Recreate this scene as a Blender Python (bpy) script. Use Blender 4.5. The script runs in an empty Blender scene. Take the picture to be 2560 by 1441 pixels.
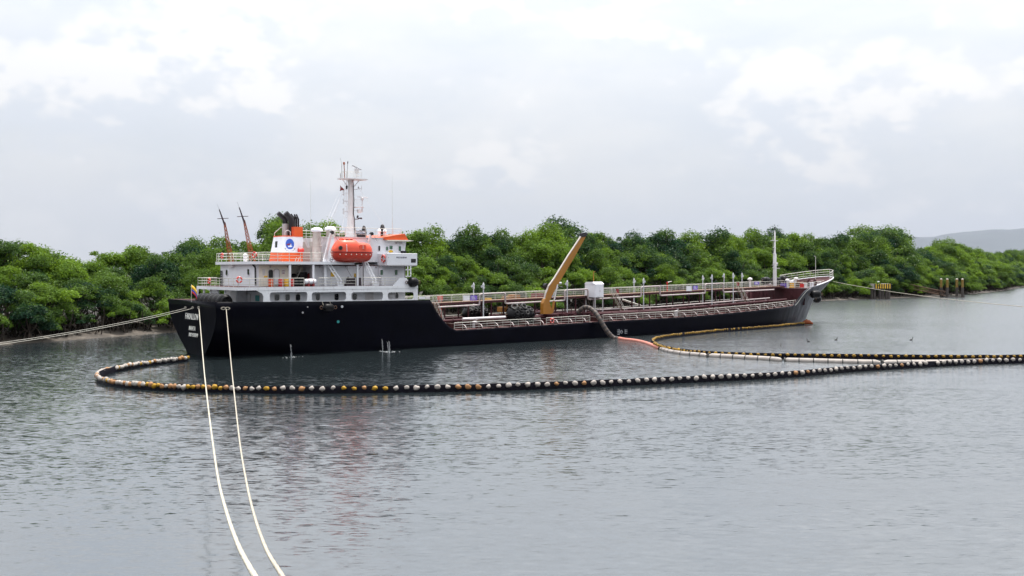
import bpy, bmesh, math, random
from mathutils import Vector, Matrix, noise as mnoise
from mathutils.geometry import tessellate_polygon

# ------------------------------------------------------------------ camera, sky, sun
FPX, CAMZ, HZ, CX = 2489.0, 9.98, 675.0, 1280.0      # focal length in photo pixels, eye height, horizon row
sc = bpy.context.scene
COL = sc.collection
cam_d = bpy.data.cameras.new('camera')
cam = bpy.data.objects.new('camera', cam_d)
COL.objects.link(cam)
cam.location = (0, 0, CAMZ)
cam.rotation_euler = (math.radians(90), 0, 0)
cam_d.sensor_width = 36.0
cam_d.lens = 36.0 * FPX / 2560.0
cam_d.shift_y = -(720.5 - HZ) / 2560.0
cam_d.clip_start = 0.5
cam_d.clip_end = 150000
sc.camera = cam

SUN_EL = math.radians(74)
SUN_AZ = math.radians(40)          # clockwise from +Y (away from the camera)
sun_dir = Vector((math.sin(SUN_AZ) * math.cos(SUN_EL), math.cos(SUN_AZ) * math.cos(SUN_EL), math.sin(SUN_EL)))
sun_d = bpy.data.lights.new('sun', 'SUN')
sun_d.energy = 3.5
sun_d.angle = math.radians(1.2)
sun_d.color = (1.0, 0.95, 0.87)
sun = bpy.data.objects.new('sun', sun_d)
sun.rotation_euler = (-sun_dir).to_track_quat('-Z', 'Y').to_euler()
sun.location = (0, 100, 300)
COL.objects.link(sun)

world = bpy.data.worlds.new('World')
sc.world = world
world.use_nodes = True
wt = world.node_tree
wt.nodes.clear()


def wn(t, **k):
    n = wt.nodes.new(t)
    for a, b in k.items():
        setattr(n, a, b)
    return n


def wmath(op, a, b=None, clamp=False):
    n = wn('ShaderNodeMath', operation=op, use_clamp=clamp)
    for i, x in enumerate((a, b)):
        if x is None:
            continue
        if isinstance(x, (int, float)):
            n.inputs[i].default_value = x
        else:
            wt.links.new(x, n.inputs[i])
    return n.outputs[0]


def wmix(fac, a, b):
    n = wn('ShaderNodeMix', data_type='RGBA')
    for s, x in ((n.inputs[0], fac), (n.inputs[6], a), (n.inputs[7], b)):
        if isinstance(x, (int, float)):
            s.default_value = x
        elif isinstance(x, tuple):
            s.default_value = (*x, 1)
        else:
            wt.links.new(x, s)
    return n.outputs[2]


def wramp(x, lo, hi):
    n = wn('ShaderNodeMapRange', interpolation_type='SMOOTHSTEP')
    wt.links.new(x, n.inputs[0])
    n.inputs[1].default_value, n.inputs[2].default_value = lo, hi
    return n.outputs[0]


sky = wn('ShaderNodeTexSky', sky_type='NISHITA', sun_disc=False)
sky.sun_elevation = SUN_EL
sky.sun_rotation = SUN_AZ
sky.air_density, sky.dust_density, sky.ozone_density = 1.0, 4.0, 1.0
tc = wn('ShaderNodeTexCoord')


def wnoise(scale, loc, detail, rough, dist=0.0, sz=2.3):
    mp = wn('ShaderNodeMapping')
    mp.inputs['Location'].default_value = loc
    mp.inputs['Scale'].default_value = (1, 1, sz)
    wt.links.new(tc.outputs['Generated'], mp.inputs[0])
    n = wn('ShaderNodeTexNoise')
    n.inputs['Scale'].default_value = scale
    n.inputs['Detail'].default_value = detail
    n.inputs['Roughness'].default_value = rough
    n.inputs['Distortion'].default_value = dist
    wt.links.new(mp.outputs[0], n.inputs[0])
    return n.outputs[0]


sep = wn('ShaderNodeSeparateXYZ')
wt.links.new(tc.outputs['Generated'], sep.inputs[0])


def wbillow(scale, loc, sz=1.6):
    mp = wn('ShaderNodeMapping')
    mp.inputs['Location'].default_value = loc
    mp.inputs['Scale'].default_value = (1, 1, sz)
    wt.links.new(tc.outputs['Generated'], mp.inputs[0])
    v = wn('ShaderNodeTexVoronoi', feature='F1')
    v.inputs['Scale'].default_value = scale
    v.inputs['Detail'].default_value = 2.6
    v.inputs['Roughness'].default_value = 0.62
    v.inputs['Lacunarity'].default_value = 2.3
    wt.links.new(mp.outputs[0], v.inputs[0])
    return wmath('SUBTRACT', 1.0, v.outputs['Distance'])


CL = (0.2, 4.1, 0.7)


def cloud_density(dz):
    """heaped cloud: broad noise shapes with billowing, cauliflower edges"""
    n1 = wnoise(3.6, (CL[0], CL[1], CL[2] + dz), 5, 0.52, 0.0, 1.9)
    b1 = wbillow(8.0, (0.7, 0.2, 0.31 + dz))
    return wmath('ADD', wmath('MULTIPLY', n1, 0.78), wmath('MULTIPLY', b1, 0.22))


den = cloud_density(0.0)
den_up = cloud_density(0.035)
broad = wnoise(2.2, (4.2, 1.0, 0.3), 5, 0.5)
wisp = wnoise(5.5, (9.2, 2.0, 5.3), 8, 0.6, 0.3, 3.2)
mask = wramp(den, 0.32, 0.465)                                   # crisp cumulus edges
veil = wramp(wmath('ADD', wmath('MULTIPLY', broad, 0.6), wmath('MULTIPLY', wisp, 0.4)), 0.36, 0.62)   # thin bright overcast
lit = wramp(wmath('SUBTRACT', den, den_up), -0.05, 0.06)        # tops brighter than undersides
thin = wmix(veil, (7.15, 7.6, 8.2), (8.5, 8.6, 8.7))
under = wmix(lit, (7.0, 7.4, 8.0), (9.1, 9.0, 8.9))
hazy = wmix(0.88, sky.outputs[0], thin)
cloudy = wmix(wmath('MULTIPLY', mask, 0.75), hazy, under)
low = wramp(sep.outputs[2], 0.13, -0.01)                          # clouds dissolve into the haze near the horizon
final = wmix(wmath('MULTIPLY', low, 0.80), cloudy, (7.95, 8.25, 8.6))
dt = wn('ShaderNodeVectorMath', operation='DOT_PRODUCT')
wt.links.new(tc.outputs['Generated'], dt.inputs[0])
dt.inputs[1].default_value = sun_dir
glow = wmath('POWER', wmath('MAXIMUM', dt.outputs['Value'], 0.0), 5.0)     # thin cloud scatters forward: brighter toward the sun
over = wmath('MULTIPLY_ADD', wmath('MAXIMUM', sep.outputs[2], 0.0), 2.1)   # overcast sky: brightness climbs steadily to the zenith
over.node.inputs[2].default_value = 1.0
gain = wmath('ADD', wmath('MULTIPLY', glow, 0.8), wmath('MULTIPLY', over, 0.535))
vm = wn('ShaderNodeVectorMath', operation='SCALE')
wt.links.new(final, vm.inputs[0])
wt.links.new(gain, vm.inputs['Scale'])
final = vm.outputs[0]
bg = wn('ShaderNodeBackground')
bg.inputs[1].default_value = 0.1
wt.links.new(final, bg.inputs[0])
wo = wn('ShaderNodeOutputWorld')
wt.links.new(bg.outputs[0], wo.inputs[0])

vs = sc.view_settings
vs.view_transform = 'Standard'
vs.look = 'None'
vs.gamma = 1.0
vs.exposure = 0.76
vs.use_curve_mapping = False
sc.render.engine = 'CYCLES'
sc.cycles.use_denoising = True
sc.cycles.max_bounces = 8
sc.cycles.diffuse_bounces = 3
sc.cycles.glossy_bounces = 3
sc.cycles.transmission_bounces = 4
sc.cycles.transparent_max_bounces = 8
sc.cycles.caustics_reflective = False
sc.cycles.caustics_refractive = False

# ------------------------------------------------------------------ pixel -> place helpers
SF = Vector((0.79117, 0.61159))          # the ship's forward direction on the water
SP = Vector((-0.61159, 0.79117))         # the ship's port direction
_m0 = 0.005691 * (4500 - 540)
SO = Vector(((540 - CX) / _m0, FPX / _m0))   # starboard quarter of the ship
HB = 8.0                                  # half beam


def px(u, v, Y):
    """Pixel -> ship point on the fore-and-aft plane Y (starboard is negative)."""
    k = (u - CX) / FPX
    b = SO + (Y + HB) * SP
    X = (k * b.y - b.x) / (SF.x - k * SF.y)
    d = b.y + X * SF.y
    return Vector((X, Y, CAMZ + (HZ - v) * d / FPX))


def pxX(u, v, X):
    """Pixel -> ship point on the athwartships plane X."""
    k = (u - CX) / FPX
    b = SO + X * SF
    t = (k * b.y - b.x) / (SP.x - k * SP.y)
    d = b.y + t * SP.y
    return Vector((X, t - HB, CAMZ + (HZ - v) * d / FPX))


def on_water(u, v, z=0.0):
    d = (CAMZ - z) * FPX / (v - HZ)
    return Vector(((u - CX) / FPX * d, d, z))


def at_depth(u, v, d):
    return Vector(((u - CX) / FPX * d, d, CAMZ + (HZ - v) * d / FPX))


_o = SO + HB * SP
SHIP = Matrix(((SF.x, SP.x, 0, _o.x), (SF.y, SP.y, 0, _o.y), (0, 0, 1, 0), (0, 0, 0, 1)))

# ------------------------------------------------------------------ materials
MATS = {}


def pmat(name, col, rough=0.5, var=0.12, scale=1.5, spec=0.4, dirt=None, dirt_amt=0.0, dirt_scale=(0.9, 0.9, 0.25),
         metallic=0.0, bump=0.0, bump_scale=8.0):
    m = bpy.data.materials.new(name)
    m.use_nodes = True
    nt = m.node_tree
    b = nt.nodes['Principled BSDF']
    b.inputs['Roughness'].default_value = rough
    b.inputs['Specular IOR Level'].default_value = spec
    b.inputs['Metallic'].default_value = metallic
    t = nt.nodes.new('ShaderNodeTexCoord')
    n = nt.nodes.new('ShaderNodeTexNoise')
    n.inputs['Scale'].default_value = scale
    n.inputs['Detail'].default_value = 6
    n.inputs['Roughness'].default_value = 0.6
    nt.links.new(t.outputs['Object'], n.inputs[0])
    r = nt.nodes.new('ShaderNodeMapRange')
    r.inputs[1].default_value, r.inputs[2].default_value = 0.3, 0.7
    nt.links.new(n.outputs[0], r.inputs[0])
    mx = nt.nodes.new('ShaderNodeMix')
    mx.data_type = 'RGBA'
    mx.inputs[6].default_value = (*[c * (1 - var) for c in col], 1)
    mx.inputs[7].default_value = (*[min(1, c * (1 + var)) for c in col], 1)
    nt.links.new(r.outputs[0], mx.inputs[0])
    out = mx.outputs[2]
    if dirt:
        mp = nt.nodes.new('ShaderNodeMapping')
        mp.inputs['Scale'].default_value = dirt_scale
        nt.links.new(t.outputs['Object'], mp.inputs[0])
        n2 = nt.nodes.new('ShaderNodeTexNoise')
        n2.inputs['Scale'].default_value = 3.0
        n2.inputs['Detail'].default_value = 8
        n2.inputs['Roughness'].default_value = 0.7
        nt.links.new(mp.outputs[0], n2.inputs[0])
        r2 = nt.nodes.new('ShaderNodeMapRange')
        r2.inputs[1].default_value, r2.inputs[2].default_value = 0.55, 0.75
        r2.inputs[4].default_value = dirt_amt
        nt.links.new(n2.outputs[0], r2.inputs[0])
        m2 = nt.nodes.new('ShaderNodeMix')
        m2.data_type = 'RGBA'
        m2.inputs[7].default_value = (*dirt, 1)
        nt.links.new(r2.outputs[0], m2.inputs[0])
        nt.links.new(out, m2.inputs[6])
        out = m2.outputs[2]
    nt.links.new(out, b.inputs['Base Color'])
    if bump:
        n3 = nt.nodes.new('ShaderNodeTexNoise')
        n3.inputs['Scale'].default_value = bump_scale
        n3.inputs['Detail'].default_value = 4
        nt.links.new(t.outputs['Object'], n3.inputs[0])
        bp = nt.nodes.new('ShaderNodeBump')
        bp.inputs['Strength'].default_value = bump
        bp.inputs['Distance'].default_value = 0.05
        nt.links.new(n3.outputs[0], bp.inputs['Height'])
        nt.links.new(bp.outputs[0], b.inputs['Normal'])
    MATS[name] = m
    return m


RUST = (0.16, 0.055, 0.022)
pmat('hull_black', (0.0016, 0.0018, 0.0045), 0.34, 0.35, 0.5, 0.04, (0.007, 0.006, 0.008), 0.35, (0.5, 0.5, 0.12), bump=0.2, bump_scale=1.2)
def worn_sheen_bow():  # worn grey paint at the bow, with sky sheen and sunlight painted in
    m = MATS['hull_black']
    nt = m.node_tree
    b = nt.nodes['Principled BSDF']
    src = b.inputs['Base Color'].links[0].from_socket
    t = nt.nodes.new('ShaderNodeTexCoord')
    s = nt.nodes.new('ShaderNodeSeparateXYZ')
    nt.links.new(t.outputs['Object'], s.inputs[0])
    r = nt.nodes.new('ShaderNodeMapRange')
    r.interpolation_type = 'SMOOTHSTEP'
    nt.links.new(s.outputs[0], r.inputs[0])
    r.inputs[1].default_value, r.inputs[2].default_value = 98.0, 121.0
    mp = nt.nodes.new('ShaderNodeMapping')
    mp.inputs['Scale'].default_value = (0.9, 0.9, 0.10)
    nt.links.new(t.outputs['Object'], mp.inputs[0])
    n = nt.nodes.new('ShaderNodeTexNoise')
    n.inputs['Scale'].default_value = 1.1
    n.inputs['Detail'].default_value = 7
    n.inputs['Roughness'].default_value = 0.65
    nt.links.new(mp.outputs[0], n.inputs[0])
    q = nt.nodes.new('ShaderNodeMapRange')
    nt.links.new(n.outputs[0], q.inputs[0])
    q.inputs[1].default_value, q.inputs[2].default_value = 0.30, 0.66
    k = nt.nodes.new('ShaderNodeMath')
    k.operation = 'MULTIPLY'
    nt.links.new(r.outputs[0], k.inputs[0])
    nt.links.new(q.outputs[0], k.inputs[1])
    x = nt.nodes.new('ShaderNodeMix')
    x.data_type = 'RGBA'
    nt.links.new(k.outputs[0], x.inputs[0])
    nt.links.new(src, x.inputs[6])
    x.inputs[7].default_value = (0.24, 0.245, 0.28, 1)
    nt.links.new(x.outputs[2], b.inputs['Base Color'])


worn_sheen_bow()
pmat('white', (0.70, 0.71, 0.755), 0.45, 0.04, 0.8, 0.4, (0.42, 0.36, 0.30), 0.30, (1.2, 1.2, 0.3))
pmat('white_rusty', (0.70, 0.71, 0.74), 0.5, 0.06, 1.2, 0.4, RUST, 0.55, (1.6, 1.6, 0.5))
pmat('rail_white', (0.54, 0.53, 0.48), 0.5, 0.06, 1.0, 0.4, RUST, 0.35, (3, 3, 1.5))
pmat('cream', (0.74, 0.69, 0.60), 0.5, 0.06, 1.0, 0.4, (0.3, 0.2, 0.12), 0.3, (1.2, 1.2, 0.3))
pmat('grey_paint', (0.42, 0.41, 0.42), 0.5, 0.1, 1.5, 0.4, RUST, 0.25)
pmat('vent_beige', (0.44, 0.39, 0.36), 0.5, 0.1, 1.5, 0.4, (0.10, 0.06, 0.05), 0.6, (0.9, 0.9, 0.35))
pmat('grey_light', (0.60, 0.58, 0.59), 0.5, 0.08, 1.5, 0.4, (0.3, 0.25, 0.22), 0.25)
pmat('vent_grey', (0.46, 0.47, 0.50), 0.5, 0.1, 1.5)
pmat('deck_pale', (0.36, 0.35, 0.34), 0.7, 0.2, 1.3)  # pale tone made up so the poop deck bounces light onto the walls
pmat('deck_red', (0.062, 0.021, 0.020), 0.7, 0.3, 1.3, 0.3, (0.05, 0.028, 0.025), 0.7)
pmat('maroon', (0.048, 0.012, 0.016), 0.6, 0.25, 1.2, 0.25, (0.10, 0.04, 0.03), 0.4)
pmat('beam_top', (0.24, 0.185, 0.175), 0.6, 0.25, 2.0, 0.3, RUST, 0.6)
pmat('pipe_pale', (0.36, 0.31, 0.31), 0.5, 0.12, 1.5, 0.4, RUST, 0.5, (1.2, 1.2, 1.2))
pmat('orange', (0.62, 0.085, 0.013), 0.42, 0.08, 1.0, 0.45, (0.4, 0.08, 0.02), 0.35)
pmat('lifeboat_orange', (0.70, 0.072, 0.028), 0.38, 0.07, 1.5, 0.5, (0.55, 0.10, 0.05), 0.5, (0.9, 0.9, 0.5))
pmat('lifeboat_shaded', (0.46, 0.030, 0.012), 0.42, 0.1, 1.5, 0.5, (0.2, 0.03, 0.02), 0.5)  # darker orange paints in the shade on the lower half of the boat
pmat('crane_yellow', (0.30, 0.125, 0.010), 0.45, 0.12, 0.8, 0.45, (0.25, 0.09, 0.02), 0.55)
pmat('mast_rust', (0.24, 0.055, 0.014), 0.6, 0.3, 2.0, 0.3, (0.10, 0.03, 0.02), 0.6)
pmat('mast_black', (0.035, 0.022, 0.03), 0.5, 0.2)
pmat('exhaust', (0.008, 0.006, 0.009), 0.55, 0.3, 2.0)
pmat('rubber', (0.004, 0.004, 0.005), 0.40, 0.3, 3.0, 0.14, (0.02, 0.019, 0.018), 0.3, (2, 2, 2))
pmat('tyre_pale', (0.035, 0.034, 0.033), 0.6, 0.4, 4.0)
pmat('black', (0.008, 0.008, 0.010), 0.5, 0.2)
pmat('glass_dark', (0.012, 0.016, 0.020), 0.08, 0.2, 1.0, 0.6)
pmat('glass_green', (0.03, 0.10, 0.055), 0.10, 0.2, 1.0, 0.6)
pmat('teal', (0.02, 0.27, 0.27), 0.5)
pmat('red', (0.55, 0.03, 0.025), 0.45, 0.12)
pmat('dark_red', (0.20, 0.02, 0.02), 0.5, 0.15)
pmat('yellow', (0.70, 0.42, 0.03), 0.5, 0.12)
pmat('blue', (0.03, 0.06, 0.42), 0.45, 0.12)
pmat('purple', (0.19, 0.12, 0.50), 0.5, 0.1)
pmat('emblem_blue', (0.035, 0.10, 0.45), 0.45, 0.05)
pmat('letter', (0.78, 0.77, 0.72), 0.6, 0.1, 3.0, 0.3, (0.35, 0.28, 0.2), 0.5, (2, 2, 1))
pmat('letter_dark', (0.05, 0.05, 0.09), 0.6, 0.1)
pmat('buoy_red', (0.60, 0.07, 0.05), 0.5, 0.12)
pmat('rope', (0.43, 0.405, 0.34), 0.8, 0.15, 6.0, 0.2, (0.4, 0.33, 0.2), 0.4, (3, 3, 3), bump=0.6, bump_scale=30)
pmat('rope_grey', (0.40, 0.385, 0.34), 0.8, 0.15, 6.0, 0.2)
pmat('root_shaded', (0.028, 0.023, 0.019), 0.9, 0.3, 2.0, 0.1)
pmat('rope_tan', (0.39, 0.36, 0.30), 0.8, 0.2, 6.0, 0.2, (0.3, 0.2, 0.1), 0.4, (3, 3, 3), bump=0.6, bump_scale=30)
pmat('boom_black', (0.003, 0.0025, 0.006), 0.55, 0.4, 2.0, 0.08, (0.02, 0.018, 0.016), 0.3)
pmat('float_dull_yellow', (0.22, 0.125, 0.012), 0.6, 0.25, 6.0, 0.3, (0.06, 0.04, 0.02), 0.6, (4, 4, 4))
pmat('float_white', (0.33, 0.30, 0.275), 0.7, 0.25, 6.0, 0.25, (0.25, 0.17, 0.11), 0.6, (4, 4, 4))
pmat('float_yellow', (0.32, 0.18, 0.013), 0.6, 0.25, 6.0, 0.3, (0.15, 0.09, 0.03), 0.6, (4, 4, 4))
pmat('float_orange', (0.27, 0.14, 0.06), 0.6, 0.25, 6.0, 0.3, (0.15, 0.09, 0.05), 0.6, (4, 4, 4))
pmat('hose_brown', (0.065, 0.048, 0.04), 0.6, 0.3, 3.0, 0.4, (0.40, 0.34, 0.28), 0.6, (2, 2, 2), bump=0.3)
pmat('hose_dark', (0.03, 0.026, 0.028), 0.6, 0.3, 3.0, 0.4)
pmat('hose_pink', (0.45, 0.17, 0.13), 0.6, 0.15, 2.0, 0.3, (0.5, 0.4, 0.36), 0.5, (1, 1, 1))
pmat('hose_pale', (0.30, 0.27, 0.25), 0.65, 0.2, 2.0, 0.3, (0.25, 0.2, 0.18), 0.6, (1.2, 1.2, 1.2), bump=0.4)
pmat('mud', (0.055, 0.045, 0.036), 0.75, 0.45, 0.35, 0.4, (0.34, 0.31, 0.27), 0.38, (0.25, 0.25, 1), bump=0.6, bump_scale=0.8)
pmat('land', (0.014, 0.012, 0.008), 0.9, 0.3, 0.1)
pmat('bark', (0.07, 0.055, 0.045), 0.85, 0.3, 2.0, 0.2)
pmat('dead_wood', (0.42, 0.36, 0.31), 0.85, 0.2, 2.0, 0.2)
pmat('concrete', (0.30, 0.28, 0.25), 0.8, 0.2, 0.8, 0.3, (0.1, 0.08, 0.06), 0.5)
pmat('pile_dark', (0.06, 0.05, 0.045), 0.8, 0.3, 1.0)
pmat('rust_steel', (0.13, 0.075, 0.05), 0.75, 0.3, 1.5)
pmat('pile_yellow', (0.20, 0.13, 0.03), 0.6, 0.2, 0.8, 0.3, (0.12, 0.07, 0.03), 0.6)
pmat('hill_forest', (0.026, 0.036, 0.032), 0.9, 0.3, 0.0003)
pmat('bird_dark', (0.03, 0.028, 0.028), 0.8, 0.2)
pmat('foam', (0.26, 0.275, 0.29), 0.6, 0.1, 4.0)


def leaf_material():
    m = bpy.data.materials.new('leaves')
    m.use_nodes = True
    nt = m.node_tree
    nt.nodes.clear()
    at = nt.nodes.new('ShaderNodeAttribute')
    at.attribute_name = 'tint'
    oi = nt.nodes.new('ShaderNodeObjectInfo')
    mx = nt.nodes.new('ShaderNodeMix')
    mx.data_type = 'RGBA'
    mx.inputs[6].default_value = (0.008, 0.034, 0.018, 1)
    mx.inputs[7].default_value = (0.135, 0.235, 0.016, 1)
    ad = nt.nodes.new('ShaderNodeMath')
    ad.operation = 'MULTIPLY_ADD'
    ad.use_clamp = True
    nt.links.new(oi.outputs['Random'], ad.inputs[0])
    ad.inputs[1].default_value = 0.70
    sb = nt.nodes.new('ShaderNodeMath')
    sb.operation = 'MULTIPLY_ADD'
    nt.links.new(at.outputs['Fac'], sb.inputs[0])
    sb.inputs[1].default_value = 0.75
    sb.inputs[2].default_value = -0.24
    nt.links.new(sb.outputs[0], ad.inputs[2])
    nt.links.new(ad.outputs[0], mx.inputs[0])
    p = nt.nodes.new('ShaderNodeBsdfPrincipled')
    p.inputs['Roughness'].default_value = 0.42
    p.inputs['Specular IOR Level'].default_value = 0.16
    nt.links.new(mx.outputs[2], p.inputs['Base Color'])
    tr = nt.nodes.new('ShaderNodeBsdfTranslucent')
    hs = nt.nodes.new('ShaderNodeHueSaturation')
    hs.inputs['Hue'].default_value = 0.485
    hs.inputs['Value'].default_value = 1.9
    nt.links.new(mx.outputs[2], hs.inputs['Color'])
    nt.links.new(hs.outputs[0], tr.inputs['Color'])
    ms = nt.nodes.new('ShaderNodeMixShader')
    ms.inputs[0].default_value = 0.26
    nt.links.new(p.outputs[0], ms.inputs[1])
    nt.links.new(tr.outputs[0], ms.inputs[2])
    o = nt.nodes.new('ShaderNodeOutputMaterial')
    nt.links.new(ms.outputs[0], o.inputs[0])
    MATS['leaves'] = m


leaf_material()


def water_material():
    m = bpy.data.materials.new('river_water')
    m.use_nodes = True
    nt = m.node_tree
    b = nt.nodes['Principled BSDF']
    b.inputs['Base Color'].default_value = (0.013, 0.019, 0.021, 1)
    b.inputs['Roughness'].default_value = 0.17
    b.inputs['IOR'].default_value = 1.4
    t = nt.nodes.new('ShaderNodeTexCoord')

    def layer(scale, sx, sy, detail, rough, rot, dist=0.0, out=0):
        mp = nt.nodes.new('ShaderNodeMapping')
        mp.inputs['Rotation'].default_value = (0, 0, rot)
        mp.inputs['Scale'].default_value = (sx, sy, 1)
        nt.links.new(t.outputs['Object'], mp.inputs[0])
        n = nt.nodes.new('ShaderNodeTexNoise')
        n.inputs['Scale'].default_value = scale
        n.inputs['Detail'].default_value = detail
        n.inputs['Roughness'].default_value = rough
        n.inputs['Distortion'].default_value = dist
        nt.links.new(mp.outputs[0], n.inputs[0])
        return n.outputs[out]

    def slope(scale, sx, sy, detail, rough, rot, k, dist=0.0):
        """random surface slopes (x, y) of amplitude k"""
        c = layer(scale, sx, sy, detail, rough, rot, dist, 1)
        s = nt.nodes.new('ShaderNodeVectorMath')
        s.operation = 'SUBTRACT'
        nt.links.new(c, s.inputs[0])
        s.inputs[1].default_value = (0.5, 0.5, 0.5)
        q = nt.nodes.new('ShaderNodeVectorMath')
        q.operation = 'MULTIPLY'
        nt.links.new(s.outputs[0], q.inputs[0])
        q.inputs[1].default_value = (k * 0.6, k, 0)
        return q.outputs[0]

    def vadd(a, c):
        n = nt.nodes.new('ShaderNodeVectorMath')
        nt.links.new(a, n.inputs[0])
        nt.links.new(c, n.inputs[1])
        return n.outputs[0]

    gust = layer(0.014, 0.6, 1.8, 4, 0.6, 0.3)
    gm = nt.nodes.new('ShaderNodeMapRange')
    nt.links.new(gust, gm.inputs[0])
    gm.inputs[1].default_value, gm.inputs[2].default_value = 0.35, 0.65
    gm.inputs[3].default_value, gm.inputs[4].default_value = 0.30, 1.6
    small = vadd(slope(5.5, 0.42, 1.3, 2, 0.55, 0.20, 0.30, 0.3), vadd(slope(4.4, 0.36, 1.30, 3, 0.62, 0.32, 0.30, 0.4), slope(3.4, 0.34, 1.30, 3, 0.6, -0.22, 0.28, 0.4)))
    sc_ = nt.nodes.new('ShaderNodeVectorMath')
    sc_.operation = 'SCALE'
    nt.links.new(small, sc_.inputs[0])
    nt.links.new(gm.outputs[0], sc_.inputs['Scale'])
    tot = vadd(sc_.outputs[0], slope(0.42, 0.45, 1.4, 2, 0.5, 0.1, 0.07))
    up = nt.nodes.new('ShaderNodeVectorMath')
    nt.links.new(tot, up.inputs[0])
    up.inputs[1].default_value = (0, 0, 1)
    nm = nt.nodes.new('ShaderNodeVectorMath')
    nm.operation = 'NORMALIZE'
    nt.links.new(up.outputs[0], nm.inputs[0])
    nt.links.new(nm.outputs[0], b.inputs['Normal'])
    gl = nt.nodes.new('ShaderNodeBsdfGlossy')
    gl.inputs['Color'].default_value = (0.95, 0.97, 1.0, 1)
    gl.inputs['Roughness'].default_value = 0.17
    nt.links.new(nm.outputs[0], gl.inputs['Normal'])
    mxs = nt.nodes.new('ShaderNodeMixShader')
    mxs.inputs[0].default_value = 0.26
    nt.links.new(b.outputs[0], mxs.inputs[1])
    nt.links.new(gl.outputs[0], mxs.inputs[2])
    nt.links.new(mxs.outputs[0], nt.nodes['Material Output'].inputs['Surface'])
    sx_ = nt.nodes.new('ShaderNodeSeparateXYZ')            # calm in the lee of the ship, wind-ruffled in the open reach downstream
    nt.links.new(t.outputs['Object'], sx_.inputs[0])
    ro = nt.nodes.new('ShaderNodeMapRange')
    ro.interpolation_type = 'SMOOTHSTEP'
    nt.links.new(sx_.outputs[0], ro.inputs[0])
    ro.inputs[1].default_value, ro.inputs[2].default_value = -8.0, 45.0
    ro.inputs[3].default_value, ro.inputs[4].default_value = 0.115, 0.20
    nt.links.new(ro.outputs[0], b.inputs['Roughness'])
    nt.links.new(ro.outputs[0], gl.inputs['Roughness'])
    MATS['water'] = m


water_material()

# ------------------------------------------------------------------ mesh builder


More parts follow.
